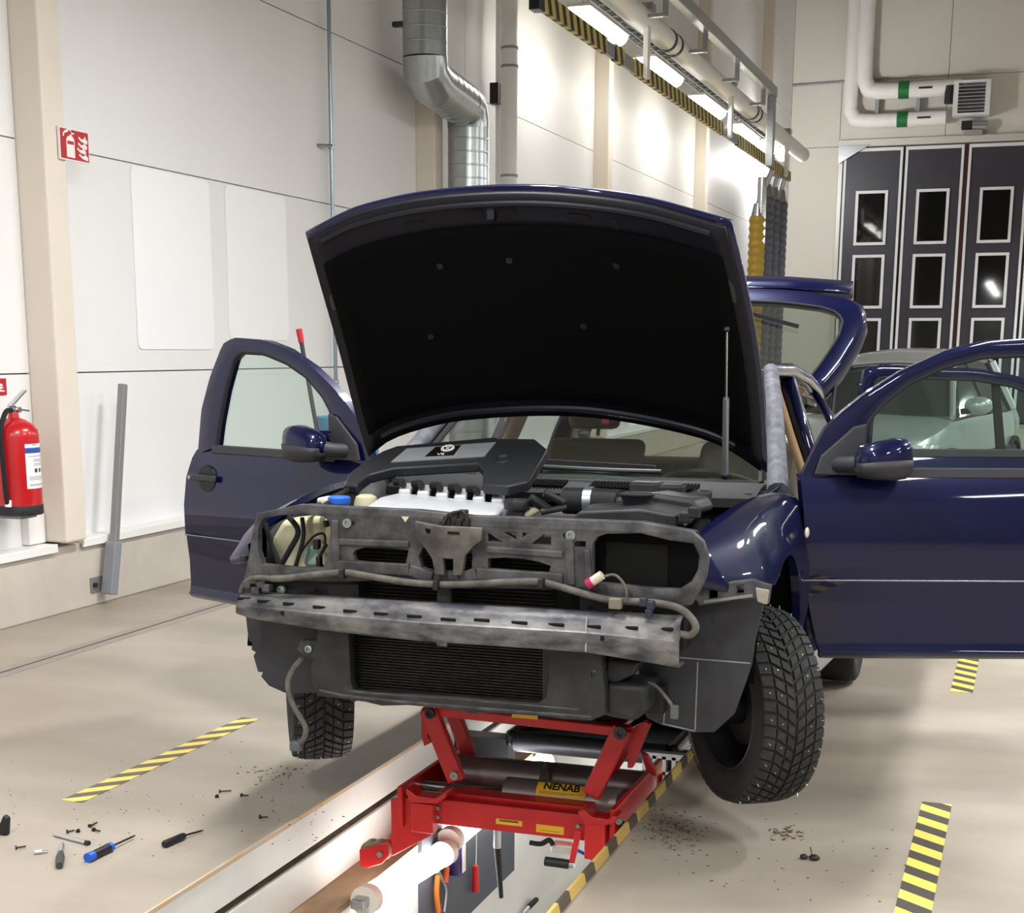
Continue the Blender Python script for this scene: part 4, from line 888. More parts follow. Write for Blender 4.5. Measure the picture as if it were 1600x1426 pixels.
# ================================================================== front end of the car without its bumper
def PL(Y, pts): return [kk(x, y, Y) for x, y in pts]
support = plate('radiator_support', PL(4.0, [(405, 803), (440, 796), (471, 789), (537, 793), (645, 798), (733, 807), (877, 812), (1000, 817), (1040, 824), (1082, 832), (1098, 846), (1106, 872), (1102, 900), (1092, 922), (1080, 942), (1040, 946), (940, 936), (905, 926), (870, 917), (720, 916), (690, 918), (672, 914), (640, 903), (520, 906), (455, 902), (400, 906), (386, 902), (392, 880), (398, 840)]),
    [PL(4.0, h) for h in (
     [(414, 808), (440, 802), (480, 801), (508, 804), (518, 812), (521, 826), (518, 860), (516, 878), (509, 888), (470, 888), (412, 882), (405, 860), (405, 825)],
     [(552, 864), (557, 857), (575, 852), (610, 853), (643, 857), (640, 872), (637, 884), (600, 882), (556, 877)],
     [(655, 868), (662, 853), (740, 853), (742, 870), (741, 893), (676, 893), (660, 887)],
     [(763, 831), (768, 831), (793, 848), (763, 846)], [(785, 829), (811, 829), (810, 846)], [(817, 829), (836, 830), (817, 842)], [(829, 850), (851, 832), (865, 835), (865, 853)],
     [(897, 846), (902, 842), (919, 843), (919, 856), (897, 855)],
     [(763, 870), (790, 868), (820, 870), (845, 875), (865, 882), (861, 896), (800, 892), (763, 889)],
     [(926, 848), (934, 836), (950, 831), (1003, 830), (1048, 841), (1086, 846), (1096, 866), (1094, 890), (1084, 908), (1064, 921), (1026, 920), (932, 910), (926, 895)])],
    .022, dustm, car, bevel=.004)
# moulded ribs on it
for a, c, w in (((530, 846), (640, 850), .010), ((760, 858), (880, 866), .010), ((531, 884), (640, 890), .018), ((745, 896), (880, 905), .018), ((640, 890), (676, 903), .018), ((720, 903), (745, 896), .018), ((890, 840), (893, 915), .012), ((524, 812), (527, 895), .012), ((917, 858), (921, 912), .010)):
    MB().bar(kk(*a, 3.983), kk(*c, 3.983), .016, w*2, up=(0, 0, 1)).build('rib', dustm, support, smooth=0, bevel=.005)
for x, y in ((543, 817), (892, 836)):
    p = kk(x, y, 3.985); MB().lathe(p, (0, -1, 0), [(0, 0), (0, .014), (.006, .014), (.006, .007), (.001, .006), (.001, 0)], 18).build('bolt', bolt_m, support)
    q = kk(x+(9 if x < 700 else -9), y, 3.987); MB().lathe(q, (0, -1, 0), [(0, .006), (.003, .006), (.003, 0)], 12).build('bolt_hole', hole_m, support)
# top shelf running back to the engine bay
tl = [(440, 796), (471, 789), (537, 793), (645, 798), (733, 807), (877, 812), (1000, 817), (1040, 824), (1082, 832)]
MB().grid([[kk(x, y, 4.0) for x, y in tl], [kk(x, y, 4.0)+Vector((0, .07, -.004)) for x, y in tl], [kk(x, y, 4.0)+Vector((0, .12, -.03)) for x, y in tl]]).build('top_shelf', duct_m, support, smooth=40, solid=.006)
p = kk(634, 809, 3.985); MB().prism([p+Vector((-.012, 0, .004)), p+Vector((.012, 0, .004)), p+Vector((0, 0, -.012))], (0, -.004, 0)).build('clip', mat('pale_clip', (206, 200, 170), rough=.6), support, smooth=0)
# headlamp openings: left one shows the washer bottle, right one an empty black box
wbm = mat('washer_bottle', (206, 200, 164), rough=.6, noise=.15, nscale=12)
wb_ = [kk(x, y, 4.14) for x, y in ((418, 850), (440, 812), (500, 806), (517, 815), (520, 880), (505, 895), (430, 892))]
MB().prism(wb_, (0, .10, 0)).build('washer_bottle', wbm, car, smooth=40, bevel=.02, seg=3)
p = kk(484, 868, 4.13); MB().box(p+Vector((-.02, -.006, -.03)), p+Vector((.03, .01, .03))).build('coolant_label', mat('pale_green', (150, 182, 160), rough=.6), car, smooth=0, bevel=.008)
for pts, r in (([(414, 816), (424, 850), (440, 885)], .008), ([(450, 806), (466, 830), (452, 860), (438, 884)], .009), ([(472, 808), (474, 840), (462, 884)], .007), ([(470, 862), (490, 838), (506, 834), (508, 850)], .004), ([(510, 850), (500, 872), (506, 890)], .006)):
    MB().tube(smooth_path([kk(x, y, 4.08) for x, y in pts], 5), r, 8).build('cable', rubber_m, car)
for x, y, w, hh in ((495, 850, .018, .03), (499, 876, .014, .032), (510, 818, .012, .02)):
    p = kk(x, y, 4.07); MB().box(p-Vector((w/2, .012, hh/2)), p+Vector((w/2, .012, hh/2))).build('connector', black_m, car, smooth=0, bevel=.003)
hb = [(926, 838), (1003, 828), (1090, 846), (1098, 868), (1090, 906), (1064, 923), (926, 910)]
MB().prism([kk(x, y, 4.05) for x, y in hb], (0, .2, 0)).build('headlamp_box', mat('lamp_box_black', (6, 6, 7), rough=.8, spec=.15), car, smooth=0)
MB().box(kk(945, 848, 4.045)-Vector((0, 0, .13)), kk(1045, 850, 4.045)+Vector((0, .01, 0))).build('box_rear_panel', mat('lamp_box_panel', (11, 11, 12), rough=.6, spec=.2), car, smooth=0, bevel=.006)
# latch bracket and latch
lb_ = plate('latch_bracket', PL(3.965, [(652, 816), (672, 820), (690, 823), (720, 824), (753, 826), (752, 843), (740, 852), (727, 866), (722, 896), (711, 896), (711, 871), (692, 870), (694, 896), (683, 895), (678, 872), (664, 850), (654, 838)]), [PL(3.965, [(664, 823), (676, 825), (675, 835), (666, 834)])], .014, mat('pressed_bracket', (110, 104, 98), rough=.55, metal=.3, col2=(66, 65, 66), nscale=14), car, bevel=.003)
MB().bar(kk(700, 832, 3.955), kk(718, 833, 3.955), .006, .008).build('slot', hole_m, lb_, smooth=0)
for x, y in ((700, 815), (712, 808), (725, 806), (718, 820), (693, 822), (730, 818)):
    p = kk(x, y, 3.99); MB().box(p-Vector((.010, .014, .016)), p+Vector((.010, .014, .018))).build('latch', mat('latch_dark', (52, 46, 42), rough=.6, metal=.4), lb_, smooth=0, bevel=.003)
MB().tube([kk(x, y, 3.97) for x, y in ((690, 826), (700, 804), (712, 800), (722, 797), (730, 805), (731, 818))], .004, 8).build('latch_spring', dsteel_m, lb_)
# radiator core behind the openings and condenser below
def core(name, a, c, Y, n, m1, m2):
    p, q = kk(*a, Y), kk(*c, Y); x0_, x1_, z1_, z0_ = p.x, q.x, p.z, q.z
    o = MB().box((x0_, Y+.006, z0_), (x1_, Y+.03, z1_)).build(name, m1, car, smooth=0)
    b = MB()
    for i in range(n): z = lerp(z0_, z1_, (i+.5)/n); b.box((x0_, Y-.003, z-.0022), (x1_, Y+.007, z+.0022))
    f = b.build('fins', m2, o, smooth=0); f['kind'] = 'stuff'
    return o
finm = mat('condenser_fin', (54, 52, 48), rough=.5, metal=.5, col2=(36, 35, 34), nscale=40)
core('radiator', (545, 852), (866, 958), 4.09, 16, hole_m, finm)
cond = core('condenser', (553, 985), (850, 1098), 4.05, 20, hole_m, finm)
for x0_, x1_ in ((545, 554), (848, 862)):
    MB().box(kk(x0_, 985, 4.04), kk(x1_, 1097, 4.04)+Vector((0, .03, 0))).build('side_tank', trimb_m, cond, smooth=0, bevel=.003)
MB().tube([kk(x, y, 4.03) for x, y in ((538, 1000), (538, 1045), (545, 1055))], .005, 8).build('refrigerant_pipe', trimb_m, cond)
MB().box(kk(682, 905, 4.03), kk(704, 952, 4.03)+Vector((0, .02, 0))).build('centre_bracket', dustm, car, smooth=0, bevel=.004)
# lower air guide
low = plate('air_guide', PL(4.0, [(505, 960), (560, 960), (860, 985), (938, 1000), (945, 1070), (946, 1112), (925, 1121), (880, 1118), (850, 1114), (760, 1108), (740, 1111), (720, 1104), (640, 1097), (600, 1098), (575, 1092), (545, 1088), (502, 1083), (493, 1062), (492, 1040), (500, 1010)]),
    [PL(4.0, [(546, 975), (550, 1064), (556, 1079), (700, 1087), (845, 1098), (858, 1088), (863, 1060), (860, 990), (700, 980)])], .03, duct_m, car, bevel=.005)
MB().tube(smooth_path([kk(x, y, 3.985) for x, y in ((540, 1072), (560, 1081), (700, 1091), (850, 1103), (905, 1108))], 5), .006, 8).build('lip', dustm, low)
MB().tube(smooth_path([kk(x, y, 3.985) for x, y in ((500, 1078), (560, 1089), (700, 1102), (850, 1114), (925, 1120))], 5), .007, 8).build('lip', dustm, low)
MB().grid([[kk(x, y, 4.0) for x, y in ((505, 1083), (600, 1096), (760, 1107), (925, 1120))], [kk(x, y, 4.0)+Vector((0, .35, -.01)) for x, y in ((505, 1083), (600, 1096), (760, 1107), (925, 1120))]]).build('under_tray', duct_m, low, smooth=0, solid=.006)
# splash liners in front of the wheels
def splash(name, pts, Y, creases):
    o = plate(name, PL(Y, pts), [], .008, mat('liner_plastic', (50, 51, 56), rough=.55, col2=(38, 39, 44), nscale=7), car, bevel=.002)
    for a, c in creases: MB().tube([kk(*a, Y-.006), kk(*c, Y-.006)], .0025, 6).build('crease', mat('liner_edge', (124, 124, 128), rough=.5), o)
    return o
splash('splash_liner', [(386, 960), (505, 960), (505, 1081), (447, 1081), (422, 1070), (410, 1056), (413, 1049), (405, 1048), (398, 1024), (402, 1018), (395, 1014), (396, 1003), (391, 1000), (388, 980)], 4.12, [])
splash('splash_liner', [(1000, 950), (1100, 938), (1194, 925), (1192, 946), (1183, 984), (1179, 1000), (1174, 1037), (1161, 1075), (1147, 1114), (1116, 1142), (1086, 1142), (1035, 1131), (1012, 1120), (1000, 1080)], 4.18,
       [((1062, 1027), (1172, 1036)), ((1090, 1034), (1086, 1140)), ((1035, 1130), (1086, 1142)), ((1040, 1085), (1037, 1128))])
fb = plate('fender_bracket', PL(4.10, [(1080, 918), (1176, 906), (1204, 915), (1200, 940), (1180, 932), (1095, 943)]), [PL(4.10, [(1107, 917), (1124, 915), (1124, 934), (1107, 936)]), PL(4.10, [(1150, 912), (1165, 910), (1165, 927), (1150, 929)])], .02, dustm, car, bevel=.003)
MB().bar(kk(1100, 940, 4.085), kk(1176, 930, 4.085), .004, .008).build('edge', mat('liner_edge', (124, 124, 128)), fb, smooth=0)
MB().prism(PL(4.08, [(1180, 918), (1202, 922), (1198, 945), (1183, 940)]), (0, .02, 0)).build('torn_tab', mat('dry_mud', (150, 142, 130), rough=.9, bump=.5, bscale=50), fb, smooth=0, bevel=.003)
# ---------------- bumper beam
def ip(tab, t):
    for i in range(len(tab)-1):
        if t <= tab[i+1][0]: return lerp(tab[i][1], tab[i+1][1], (t-tab[i][0])/(tab[i+1][0]-tab[i][0]))
    return tab[-1][1]
tt_ = [(0, 930), (.2, 938), (.56, 953), (.79, 961), (1, 967)]; bb_ = [(0, 958), (.03, 965), (.2, 984), (.42, 1001), (.586, 1008), (.79, 1018), (.88, 1028), (1, 1042)]
def bY(t): return 3.955-.075*4*t*(1-t)
def bpt(t, f, d=0.): return kk(lerp(371, 1062, t), lerp(ip(tt_, t), ip(bb_, t), f), bY(t))+Vector((0, d, 0))
rows = []
for f, d in ((0, .075), (0, .04), (.08, .02), (.2, .006), (.42, .002), (.48, -.008), (.9, -.008), (1, .0), (1, .06)):
    rows.append([bpt(i/32, f, d) for i in range(33)])
bm_ = MB().grid(rows).build('bumper_beam', beam_m, car, smooth=50, solid=.004)
for x, y in ((380, 936), (412, 940), (452, 944), (499, 949), (547, 955), (595, 959), (647, 963), (700, 968), (752, 969), (811, 973), (868, 976), (925, 979), (983, 981), (1038, 983)):
    t = (x-371)/691; f = (y-ip(tt_, t))/(ip(bb_, t)-ip(tt_, t))
    c = bpt(t, f, ip([(0, .04), (.08, .02), (.2, .006), (.42, .002), (.5, -.006)], f)); MB().box(c-Vector((.024, .004, .005)), c+Vector((.024, .006, .005))).build('slot', hole_m, bm_, smooth=0, bevel=.003)
for x, y in ((444, 957), (942, 996)):
    t = (x-371)/691; f = (y-ip(tt_, t))/(ip(bb_, t)-ip(tt_, t)); c = bpt(t, f, 0); MB().lathe(c, (0, -1, 0), [(-.004, .0075), (.0105, .0075), (.0105, 0)], 16).build('hole', hole_m, bm_)
MB().bar(bpt(.79, .02, -.003), bpt(.79, .98, -.010), .004, .003, up=(0, 1, 0)).build('scratch_seam', mat('bare_metal', (178, 180, 182), rough=.4, metal=.5), bm_, smooth=0)
p = kk(690, 1006, 3.88); MB().box(p-Vector((.015, 0, .006)), p+Vector((.015, .006, .012))).build('tab', beam_m, bm_, smooth=0)
# beam mounts, bolts
for nm, pts in (('beam_mount', [(395, 906), (470, 908), (560, 912), (560, 945), (390, 935)]), ('beam_mount', [(905, 918), (1010, 938), (1062, 950), (1062, 972), (905, 966)])):
    MB().prism(PL(4.03, pts), (0, .06, 0)).build(nm, duct_m, car, smooth=0, bevel=.004)
for x, y, r, mm in ((441, 921, .013, bolt_m), (984, 962, .014, bolt_m), (484, 1013, .012, bolt_m), (929, 1051, .012, dsteel_m), (496, 922, .006, hole_m), (922, 949, .006, hole_m)):
    p = kk(x, y, 4.01 if y < 1000 else 3.99); MB().lathe(p, (0, -1, 0), [(0, 0), (0, r), (.012, r), (.014, r*.6), (.008, r*.5), (.008, 0)], 16).build('bolt', mm, car)
for nm, pts, mm, Y in (('tow_bracket', [(470, 1000), (508, 1000), (511, 1026), (478, 1028), (464, 1015)], dustm, 3.995), ('tow_bracket', [(895, 1036), (925, 1034), (945, 1040), (935, 1062), (905, 1062)], mat('drab_bracket', (96, 96, 82), rough=.6, metal=.3), 3.995)):
    MB().prism(PL(Y, pts), (0, .02, 0)).build(nm, mm, car, smooth=0, bevel=.003)
rp = [(884, 1018), (900, 1014), (918, 1016), (914, 1028), (918, 1036), (905, 1034), (902, 1044), (893, 1040), (888, 1046), (885, 1034)]
MB().prism(PL(3.985, rp), (0, .012, 0)).build('rusty_flange', rust_m, car, smooth=0, bevel=.002)
MB().prism(PL(4.02, [(936, 1066), (1010, 1070), (1011, 1112), (990, 1128), (945, 1120), (932, 1105)]), (0, .16, 0)).build('charcoal_canister', duct_m, car, smooth=40, bevel=.02, seg=3)
MB().prism(PL(4.03, [(948, 1030), (1000, 1035), (990, 1055), (960, 1068), (940, 1062)]), (0, .1, 0)).build('horn', duct_m, car, smooth=0, bevel=.01)
# hoses and looms
def loom(pts, r, m_, Y0, Y1=None, nm='loom'):
    n = len(pts); P = [kk(x, y, lerp(Y0, Y1 if Y1 else Y0, i/(n-1))) for i, (x, y) in enumerate(pts)]
    return MB().tube(smooth_path(P, 5), r, 10).build(nm, m_, car)
loom([(425, 904), (450, 903), (471, 900), (500, 897), (537, 894), (570, 899), (600, 904), (640, 910), (690, 913), (740, 912), (800, 909), (843, 909), (880, 918), (925, 931), (960, 938), (1000, 940), (1040, 944), (1065, 952), (1082, 968), (1087, 982), (1078, 992), (1062, 990)], .0105, hose_m, 3.955, 3.97, 'front_hose')
for x, y in ((535, 896), (682, 914), (846, 911)):
    p = kk(x, y, 3.948); MB().box(p-Vector((.008, .012, .014)), p+Vector((.008, .012, .014))).build('hose_clip', black_m, car, smooth=0, bevel=.003)
loom([(425, 904), (405, 902), (390, 905), (380, 915), (377, 925)], .008, hose_m, 3.96, 4.0, 'side_hose')
loom([(472, 1028), (458, 1045), (450, 1065), (452, 1085), (460, 1105), (472, 1125), (478, 1140), (474, 1155), (466, 1164)], .0085, wire_m, 3.98, 3.96, 'dangling_cable')
p = kk(463, 1165, 3.96); MB().box(p-Vector((.018, .015, .016)), p+Vector((.016, .015, .016))).build('cable_plug', mat('plug_grey', (84, 88, 90), rough=.6), car, smooth=40, bevel=.006)
loom([(945, 900), (960, 898), (972, 908), (979, 922), (979, 934)], .004, wire_m, 3.96, 3.95, 'sensor_wire')
p, q = kk(926, 908, 3.96), kk(941, 898, 3.96); MB().cyl(p, q, .0135, 14).build('sensor_body', mat('sensor_white', (206, 196, 180), rough=.5), car)
MB().cyl(p+(p-q)*.5, p, .0155, 14).build('sensor_cap', mat('magenta_cap', (168, 30, 84), rough=.5), car)
p = kk(962, 942, 3.945); MB().box(p-Vector((.018, .012, .016)), p+Vector((.018, .012, .014))).build('square_clip', mat('clip_beige', (118, 112, 98), rough=.7), car, smooth=0, bevel=.004)
for x, y in ((1006, 940), (1017, 945), (1014, 958)):
    p = kk(x, y, 3.94); MB().box(p-Vector((.010, .012, .012)), p+Vector((.010, .012, .012))).build('connector', mat('connector_navy', (40, 42, 56), rough=.5), car, smooth=0, bevel=.003)
loom([(1010, 1066), (1025, 1072), (1040, 1088), (1050, 1102)], .005, wire_m, 4.08, 4.05, 'sensor_wire')
p = kk(1054, 1112, 4.05); MB().box(p-Vector((.011, .01, .02)), p+Vector((.011, .01, .02))).build('connector', MATS['plug_grey'], car, smooth=0, bevel=.004)
for x, y in ((388, 912), (398, 905), (410, 912), (402, 922), (418, 918)):
    p = kk(x, y, 3.99); MB().box(p-Vector((.014, .015, .012)), p+Vector((.012, .015, .012))).build('broken_clip', dustm, car, smooth=0, bevel=.004)
for x, y in ((382, 872), (392, 880), (386, 890), (398, 884)):
    p = kk(x, y, 4.03); MB().box(p-Vector((.010, .015, .010)), p+Vector((.010, .015, .010))).build('wing_bracket', duct_m, car, smooth=0, bevel=.003)
# ---------------- engine bay
MB().box((CAR.x-.60, 4.12, .52), (CAR.x+.60, 5.05, .60)).build('bay_floor', dark, car, smooth=0)
MB().box((CAR.x-.42, 4.28, .6), (CAR.x+.30, 4.85, 1.03)).build('engine_block', dark, car, smooth=0, bevel=.03)
man = [kk(572, 790, 4.22), kk(592, 776, 4.40), kk(622, 769, 4.52), kk(790, 786, 4.52), kk(784, 795, 4.36), kk(772, 804, 4.22)]
mo = MB().prism(man, (0, 0, -.045)).build('intake_manifold', alu_m, car, smooth=40, bevel=.012, seg=3)
for i in range(6):
    a = kk(632+i*29, 771+i*3, 4.50); MB().bar(a, a+Vector((-.03, .10, .012)), .04, .03).build('runner', alu_m, mo, smooth=0, bevel=.008)
    MB().tube([a+Vector((-.005, .0, .03)), a+Vector((-.03, .05, .034)), a+Vector((-.06, .06, .03))], .012, 8).build('ignition_lead', rubber_m, mo)
loom([(636, 764), (690, 768), (740, 772), (780, 777)], .011, rubber_m, 4.58, 4.58, 'lead_rail')
def lath(c, ax, pr, nm, m_, n=24): return MB().lathe(c, ax, pr, n).build(nm, m_, car, smooth=40)
c = kk(808, 795, 4.35); lath(c, (0, 0, 1), [(-.06, .03), (0, .03), (0, .04), (.022, .042), (.03, .038), (.03, .02), (.024, .018), (.024, 0)], 'oil_filler', black_m)
for a, c2, r, mm in (((820, 806), (850, 790), .012, mat('pale_elbow', (170, 164, 138), rough=.6)), ((828, 778), (856, 796), .016, black_m), ((850, 770), (880, 785), .014, black_m), ((845, 800), (885, 792), .010, duct_m)):
    MB().tube([kk(*a, 4.35), kk(*c2, 4.38)], r, 10).build('coolant_pipe', mm, car)
MB().tube([kk(884, 782, 4.52), kk(925, 783, 4.5), kk(970, 786, 4.47)], .042, 16).build('intake_hose', black_m, car)
MB().tube([kk(915, 783, 4.5), kk(928, 783, 4.5)], .046, 16).build('hose_clamp', steel_m, car)
ab = [kk(x, y, 4.25) for x, y in ((890, 812), (905, 799), (1000, 795), (1062, 806), (1072, 824), (1000, 820), (895, 818))]
MB().prism(ab, (0, .14, .012)).build('air_box', duct_m, car, smooth=40, bevel=.014, seg=3)
ab2 = [kk(x, y, 4.44) for x, y in ((935, 800), (950, 778), (1020, 770), (1085, 780), (1095, 800), (1060, 815))]
MB().prism(ab2, (0, .22, -.01)).build('air_box_lid', duct_m, car, smooth=40, bevel=.014, seg=3)
c = kk(995, 783, 4.36); lath(c, (0, 0, 1), [(-.02, .035), (0, .042), (.018, .05), (.02, .054), (.024, .054), (.024, .047), (.005, .04), (.0, 0)], 'filler_funnel', black_m)
for x, y in ((1050, 812), (1072, 808), (1085, 800)):
    p = kk(x, y, 4.2); MB().box(p-Vector((.016, .02, .016)), p+Vector((.016, .02, .016))).build('connector', black_m, car, smooth=0, bevel=.004)
for x, y, w in ((1010, 762, .05), (1050, 766, .04), (1095, 776, .03)):
    p = kk(x, y, 4.75); MB().box(p-Vector((w, .04, .02)), p+Vector((w, .04, .02))).build('relay_box', duct_m, car, smooth=0, bevel=.008)
c = kk(530, 783, 4.25); lath(c, (0, 0, 1), [(-.06, .03), (-.005, .03), (-.005, .035), (.012, .036), (.016, .03), (.016, 0)], 'washer_cap', mat('cap_blue', (44, 104, 206), rough=.45))
p = kk(516, 776, 4.3); MB().box(p-Vector((.03, .04, .03)), p+Vector((.03, .04, .0))).build('reservoir', mat('reservoir_white', (206, 204, 190), rough=.5), car, smooth=0, bevel=.008)
p = kk(572, 776, 4.45); lath(p, (0, 0, 1), [(-.1, .04), (-.02, .04), (0, .034), (.008, .02), (.008, 0)], 'coolant_tank', mat('tank_pale', (196, 190, 160), rough=.5))
for pts in ([(480, 800), (505, 785), (545, 765), (575, 740)], [(500, 795), (530, 775), (560, 752)]):
    loom(pts, .010, duct_m, 4.1, 4.7, 'wing_loom')
# ---------------- loose engine cover lying on top
def ecY(y): return 4.42+(772-y)/90*.40
def ec(x, y, lift=0.): return kk(x, y, ecY(y))
cv = empty('engine_cover', ec(700, 760), 'loose black engine cover with silver plate and badge lying tilted on the engine', 'engine cover')
out = [(539, 757), (544, 740), (570, 720), (598, 704), (620, 696), (776, 682), (778, 684), (836, 685), (855, 701), (829, 745), (825, 752), (793, 760), (753, 757), (755, 733), (746, 723), (615, 731), (577, 741), (562, 752), (557, 759)]
O_ = [ec(*q) for q in out]
nn = (O_[5]-O_[0]).cross(O_[10]-O_[0]).normalized()
if nn.z < 0: nn = -nn
MB().prism(O_, -nn*.035).build('shell', mat('cover_black', (40, 41, 45), rough=.45), cv, smooth=30, bevel=.008, seg=3)
pts = [ec(x, y)+nn*.001 for x, y in ((611, 723), (636, 702), (775, 692), (757, 714))]
MB().prism(pts, nn*.003).build('silver_plate', mat('silver_plate', (186, 188, 192), rough=.35, metal=.5), cv, smooth=0)
bq = [ec(x, y)+nn*.004 for x, y in ((664, 715), (681, 700), (721, 697), (709, 713))]
MB().prism(bq, nn*.001).build('badge_field', mat('badge_black', (14, 14, 15), rough=.4), cv, smooth=0)
bc = ec(700, 702.5)+nn*.006; bu = (ec(720, 701)-ec(680, 704)).normalized(); bv = (ec(699, 696)-ec(692, 714)); bv = (bv-bu*bv.dot(bu)).normalized()
rr = .021
MB().tube([bc+bu*rr*math.cos(2*math.pi*i/28)+bv*rr*math.sin(2*math.pi*i/28) for i in range(28)], .0028, 6, closed=True).build('badge_ring', sw, cv)
bb = MB()
for pth in ([(-.45, .78), (0, .08), (.45, .78)], [(-.85, .35), (-.42, -.8), (0, -.08), (.42, -.8), (.85, .35)]):
    for (a0, b0), (a1, b1) in zip(pth[:-1], pth[1:]): bb.bar(bc+(bu*a0+bv*b0)*rr, bc+(bu*a1+bv*b1)*rr, .0035, .002, up=nn)
bb.build('badge_letters', sw, cv, smooth=0)
text('cover_lettering', 'V6', sw, cv, ec(689, 711.5)+nn*.0055, bu, bv, .024)
c = ec(786, 718)+nn*.002; MB().lathe(c, nn, [(0, .03), (.004, .026), (-.004, .018), (-.004, 0)], 20).build('cap_recess', mat('cover_recess', (24, 24, 27), rough=.5), cv)
# ================================================================== red pit jack
JY0, JY1 = 4.55, 5.15
redj = mat('jack_red', (196, 28, 30), rough=.38, noise=.12, nscale=10, coat=.2)
cylm = mat('cylinder_steel', (150, 142, 138), rough=.35, metal=.7, noise=.15, nscale=6)
yel = mat('label_yellow', (226, 176, 40), rough=.5)
jack = empty('pit_jack', (-1.7, 4.8, -.31), 'red pit jack with scissor arms holding up the blue car', 'jack')
def J(x, y, Y=JY0): return at(x, y, Y=Y)
xl, xr = J(612, 1290).x, J(977, 1300).x
zt, zb = J(694, 1249).z, J(694, 1289).z
b = MB().box((J(676, 1250).x, JY0, zb), (J(915, 1300).x, JY0+.05, zt)); b.build('front_beam', redj, jack, smooth=0, bevel=.006)
MB().box((J(676, 1250).x, JY0+.045, zt-.02), (J(915, 1300).x, JY0+.12, zt+.012)).build('front_beam_flange', redj, jack, smooth=0, bevel=.004)
MB().box((xl+.05, JY1, zb), (xr-.02, JY1+.05, zt-.02)).build('rear_beam', redj, jack, smooth=0, bevel=.006)
MB().box((xl+.06, JY0+.06, zb-.0), (xr-.06, JY1, zb+.01)).build('deck_plate', redj, jack, smooth=0)
for x0_, x1_ in ((xl+.03, xl+.05), (xr-.05, xr-.03)):
    MB().box((x0_, JY0-.02, zb-.02), (x1_, JY1+.05, zt+.035)).build('side_plate', redj, jack, smooth=0, bevel=.004)
# left end: tall plate and wheel box
MB().prism([J(610, 1248), J(640, 1246), J(676, 1304), J(650, 1318), J(612, 1338)], (0, .02, 0)).build('end_plate', redj, jack, smooth=0, bevel=.004)
for bx0, by0, bx1, by1 in ((641, 1254, 676, 1304), (913, 1274, 944, 1346)):
    MB().box(J(bx0, by0, JY0-.045), J(bx1, by1, JY0-.045)+Vector((0, .05, 0))).build('upright', redj, jack, smooth=0, bevel=.006)
for pts in ([(634, 1231), (650, 1243), (680, 1247), (698, 1238), (696, 1247), (682, 1256), (641, 1254), (634, 1240)], [(901, 1268), (912, 1264), (925, 1276), (950, 1280), (956, 1274), (966, 1276), (960, 1286), (946, 1290), (914, 1288)]):
    MB().prism([J(x, y, JY0-.05) for x, y in pts], (0, .07, 0)).build('saddle', redj, jack, smooth=0, bevel=.005)
MB().box(J(944, 1296, JY0), J(978, 1322, JY0)+Vector((0, .03, 0))).build('end_plate', redj, jack, smooth=0, bevel=.004)
MB().box(J(955, 1283, JY0+.03), J(974, 1297, JY0+.03)+Vector((0, .02, 0))).build('end_slot', black_m, jack, smooth=0)
rb_ = [J(561, 1327), J(606, 1316), J(607, 1338), J(596, 1350), J(575, 1356), J(562, 1354)]
MB().prism(rb_, (0, .012, 0)).build('wheel_bracket', redj, jack, smooth=0, bevel=.004); MB().prism([p+Vector((0, .06, 0)) for p in rb_], (0, .012, 0)).build('wheel_bracket', redj, jack, smooth=0, bevel=.004)
for x in (575, 588):
    p = J(x, 1332); MB().lathe(p+Vector((0, .015, 0)), (0, 1, 0), [(0, 0), (0, .036), (.04, .036), (.04, 0)], 24).build('track_wheel', mat('wheel_brass', (150, 140, 116), rough=.45, metal=.6), jack)
p = J(594, 1334, JY0-.006); MB().lathe(p, (0, -1, 0), [(0, 0), (0, .011), (.008, .011), (.008, 0)], 6).build('axle_bolt', MATS['bolt_zinc'], jack)
p = xr+.0; MB().lathe((xr+.0, JY0+.03, -.28), (0, 1, 0), [(0, 0), (0, .036), (.04, .036), (.04, 0)], 24).build('track_wheel', MATS['wheel_brass'], jack)
MB().box((xr-.045, JY0+.02, -.30), (xr+.03, JY0+.08, zb+.02)).build('wheel_bracket', redj, jack, smooth=0, bevel=.004)
# cylinders
def hcyl(x0, y0, x1, y1, Y, r, nm, m_):
    p, q = J(x0, y0, Y), J(x1, y1, Y); q.z = p.z = (p.z+q.z)/2; MB().cyl(p, q, r, 28).build(nm, m_, jack, smooth=40); return p, q
fc0, fc1 = hcyl(792, 1238, 968, 1256, 4.72, .056, 'cylinder', cylm)
hcyl(645, 1225, 795, 1240, 4.70, .018, 'piston_rod', chrome_m)
hcyl(655, 1236, 795, 1250, 4.66, .014, 'piston_rod', chrome_m)
hcyl(712, 1203, 850, 1218, 4.86, .060, 'cylinder', cylm)
hcyl(838, 1212, 1010, 1234, 5.0, .062, 'cylinder', cylm)
hcyl(735, 1195, 840, 1206, 5.02, .014, 'piston_rod', redj)
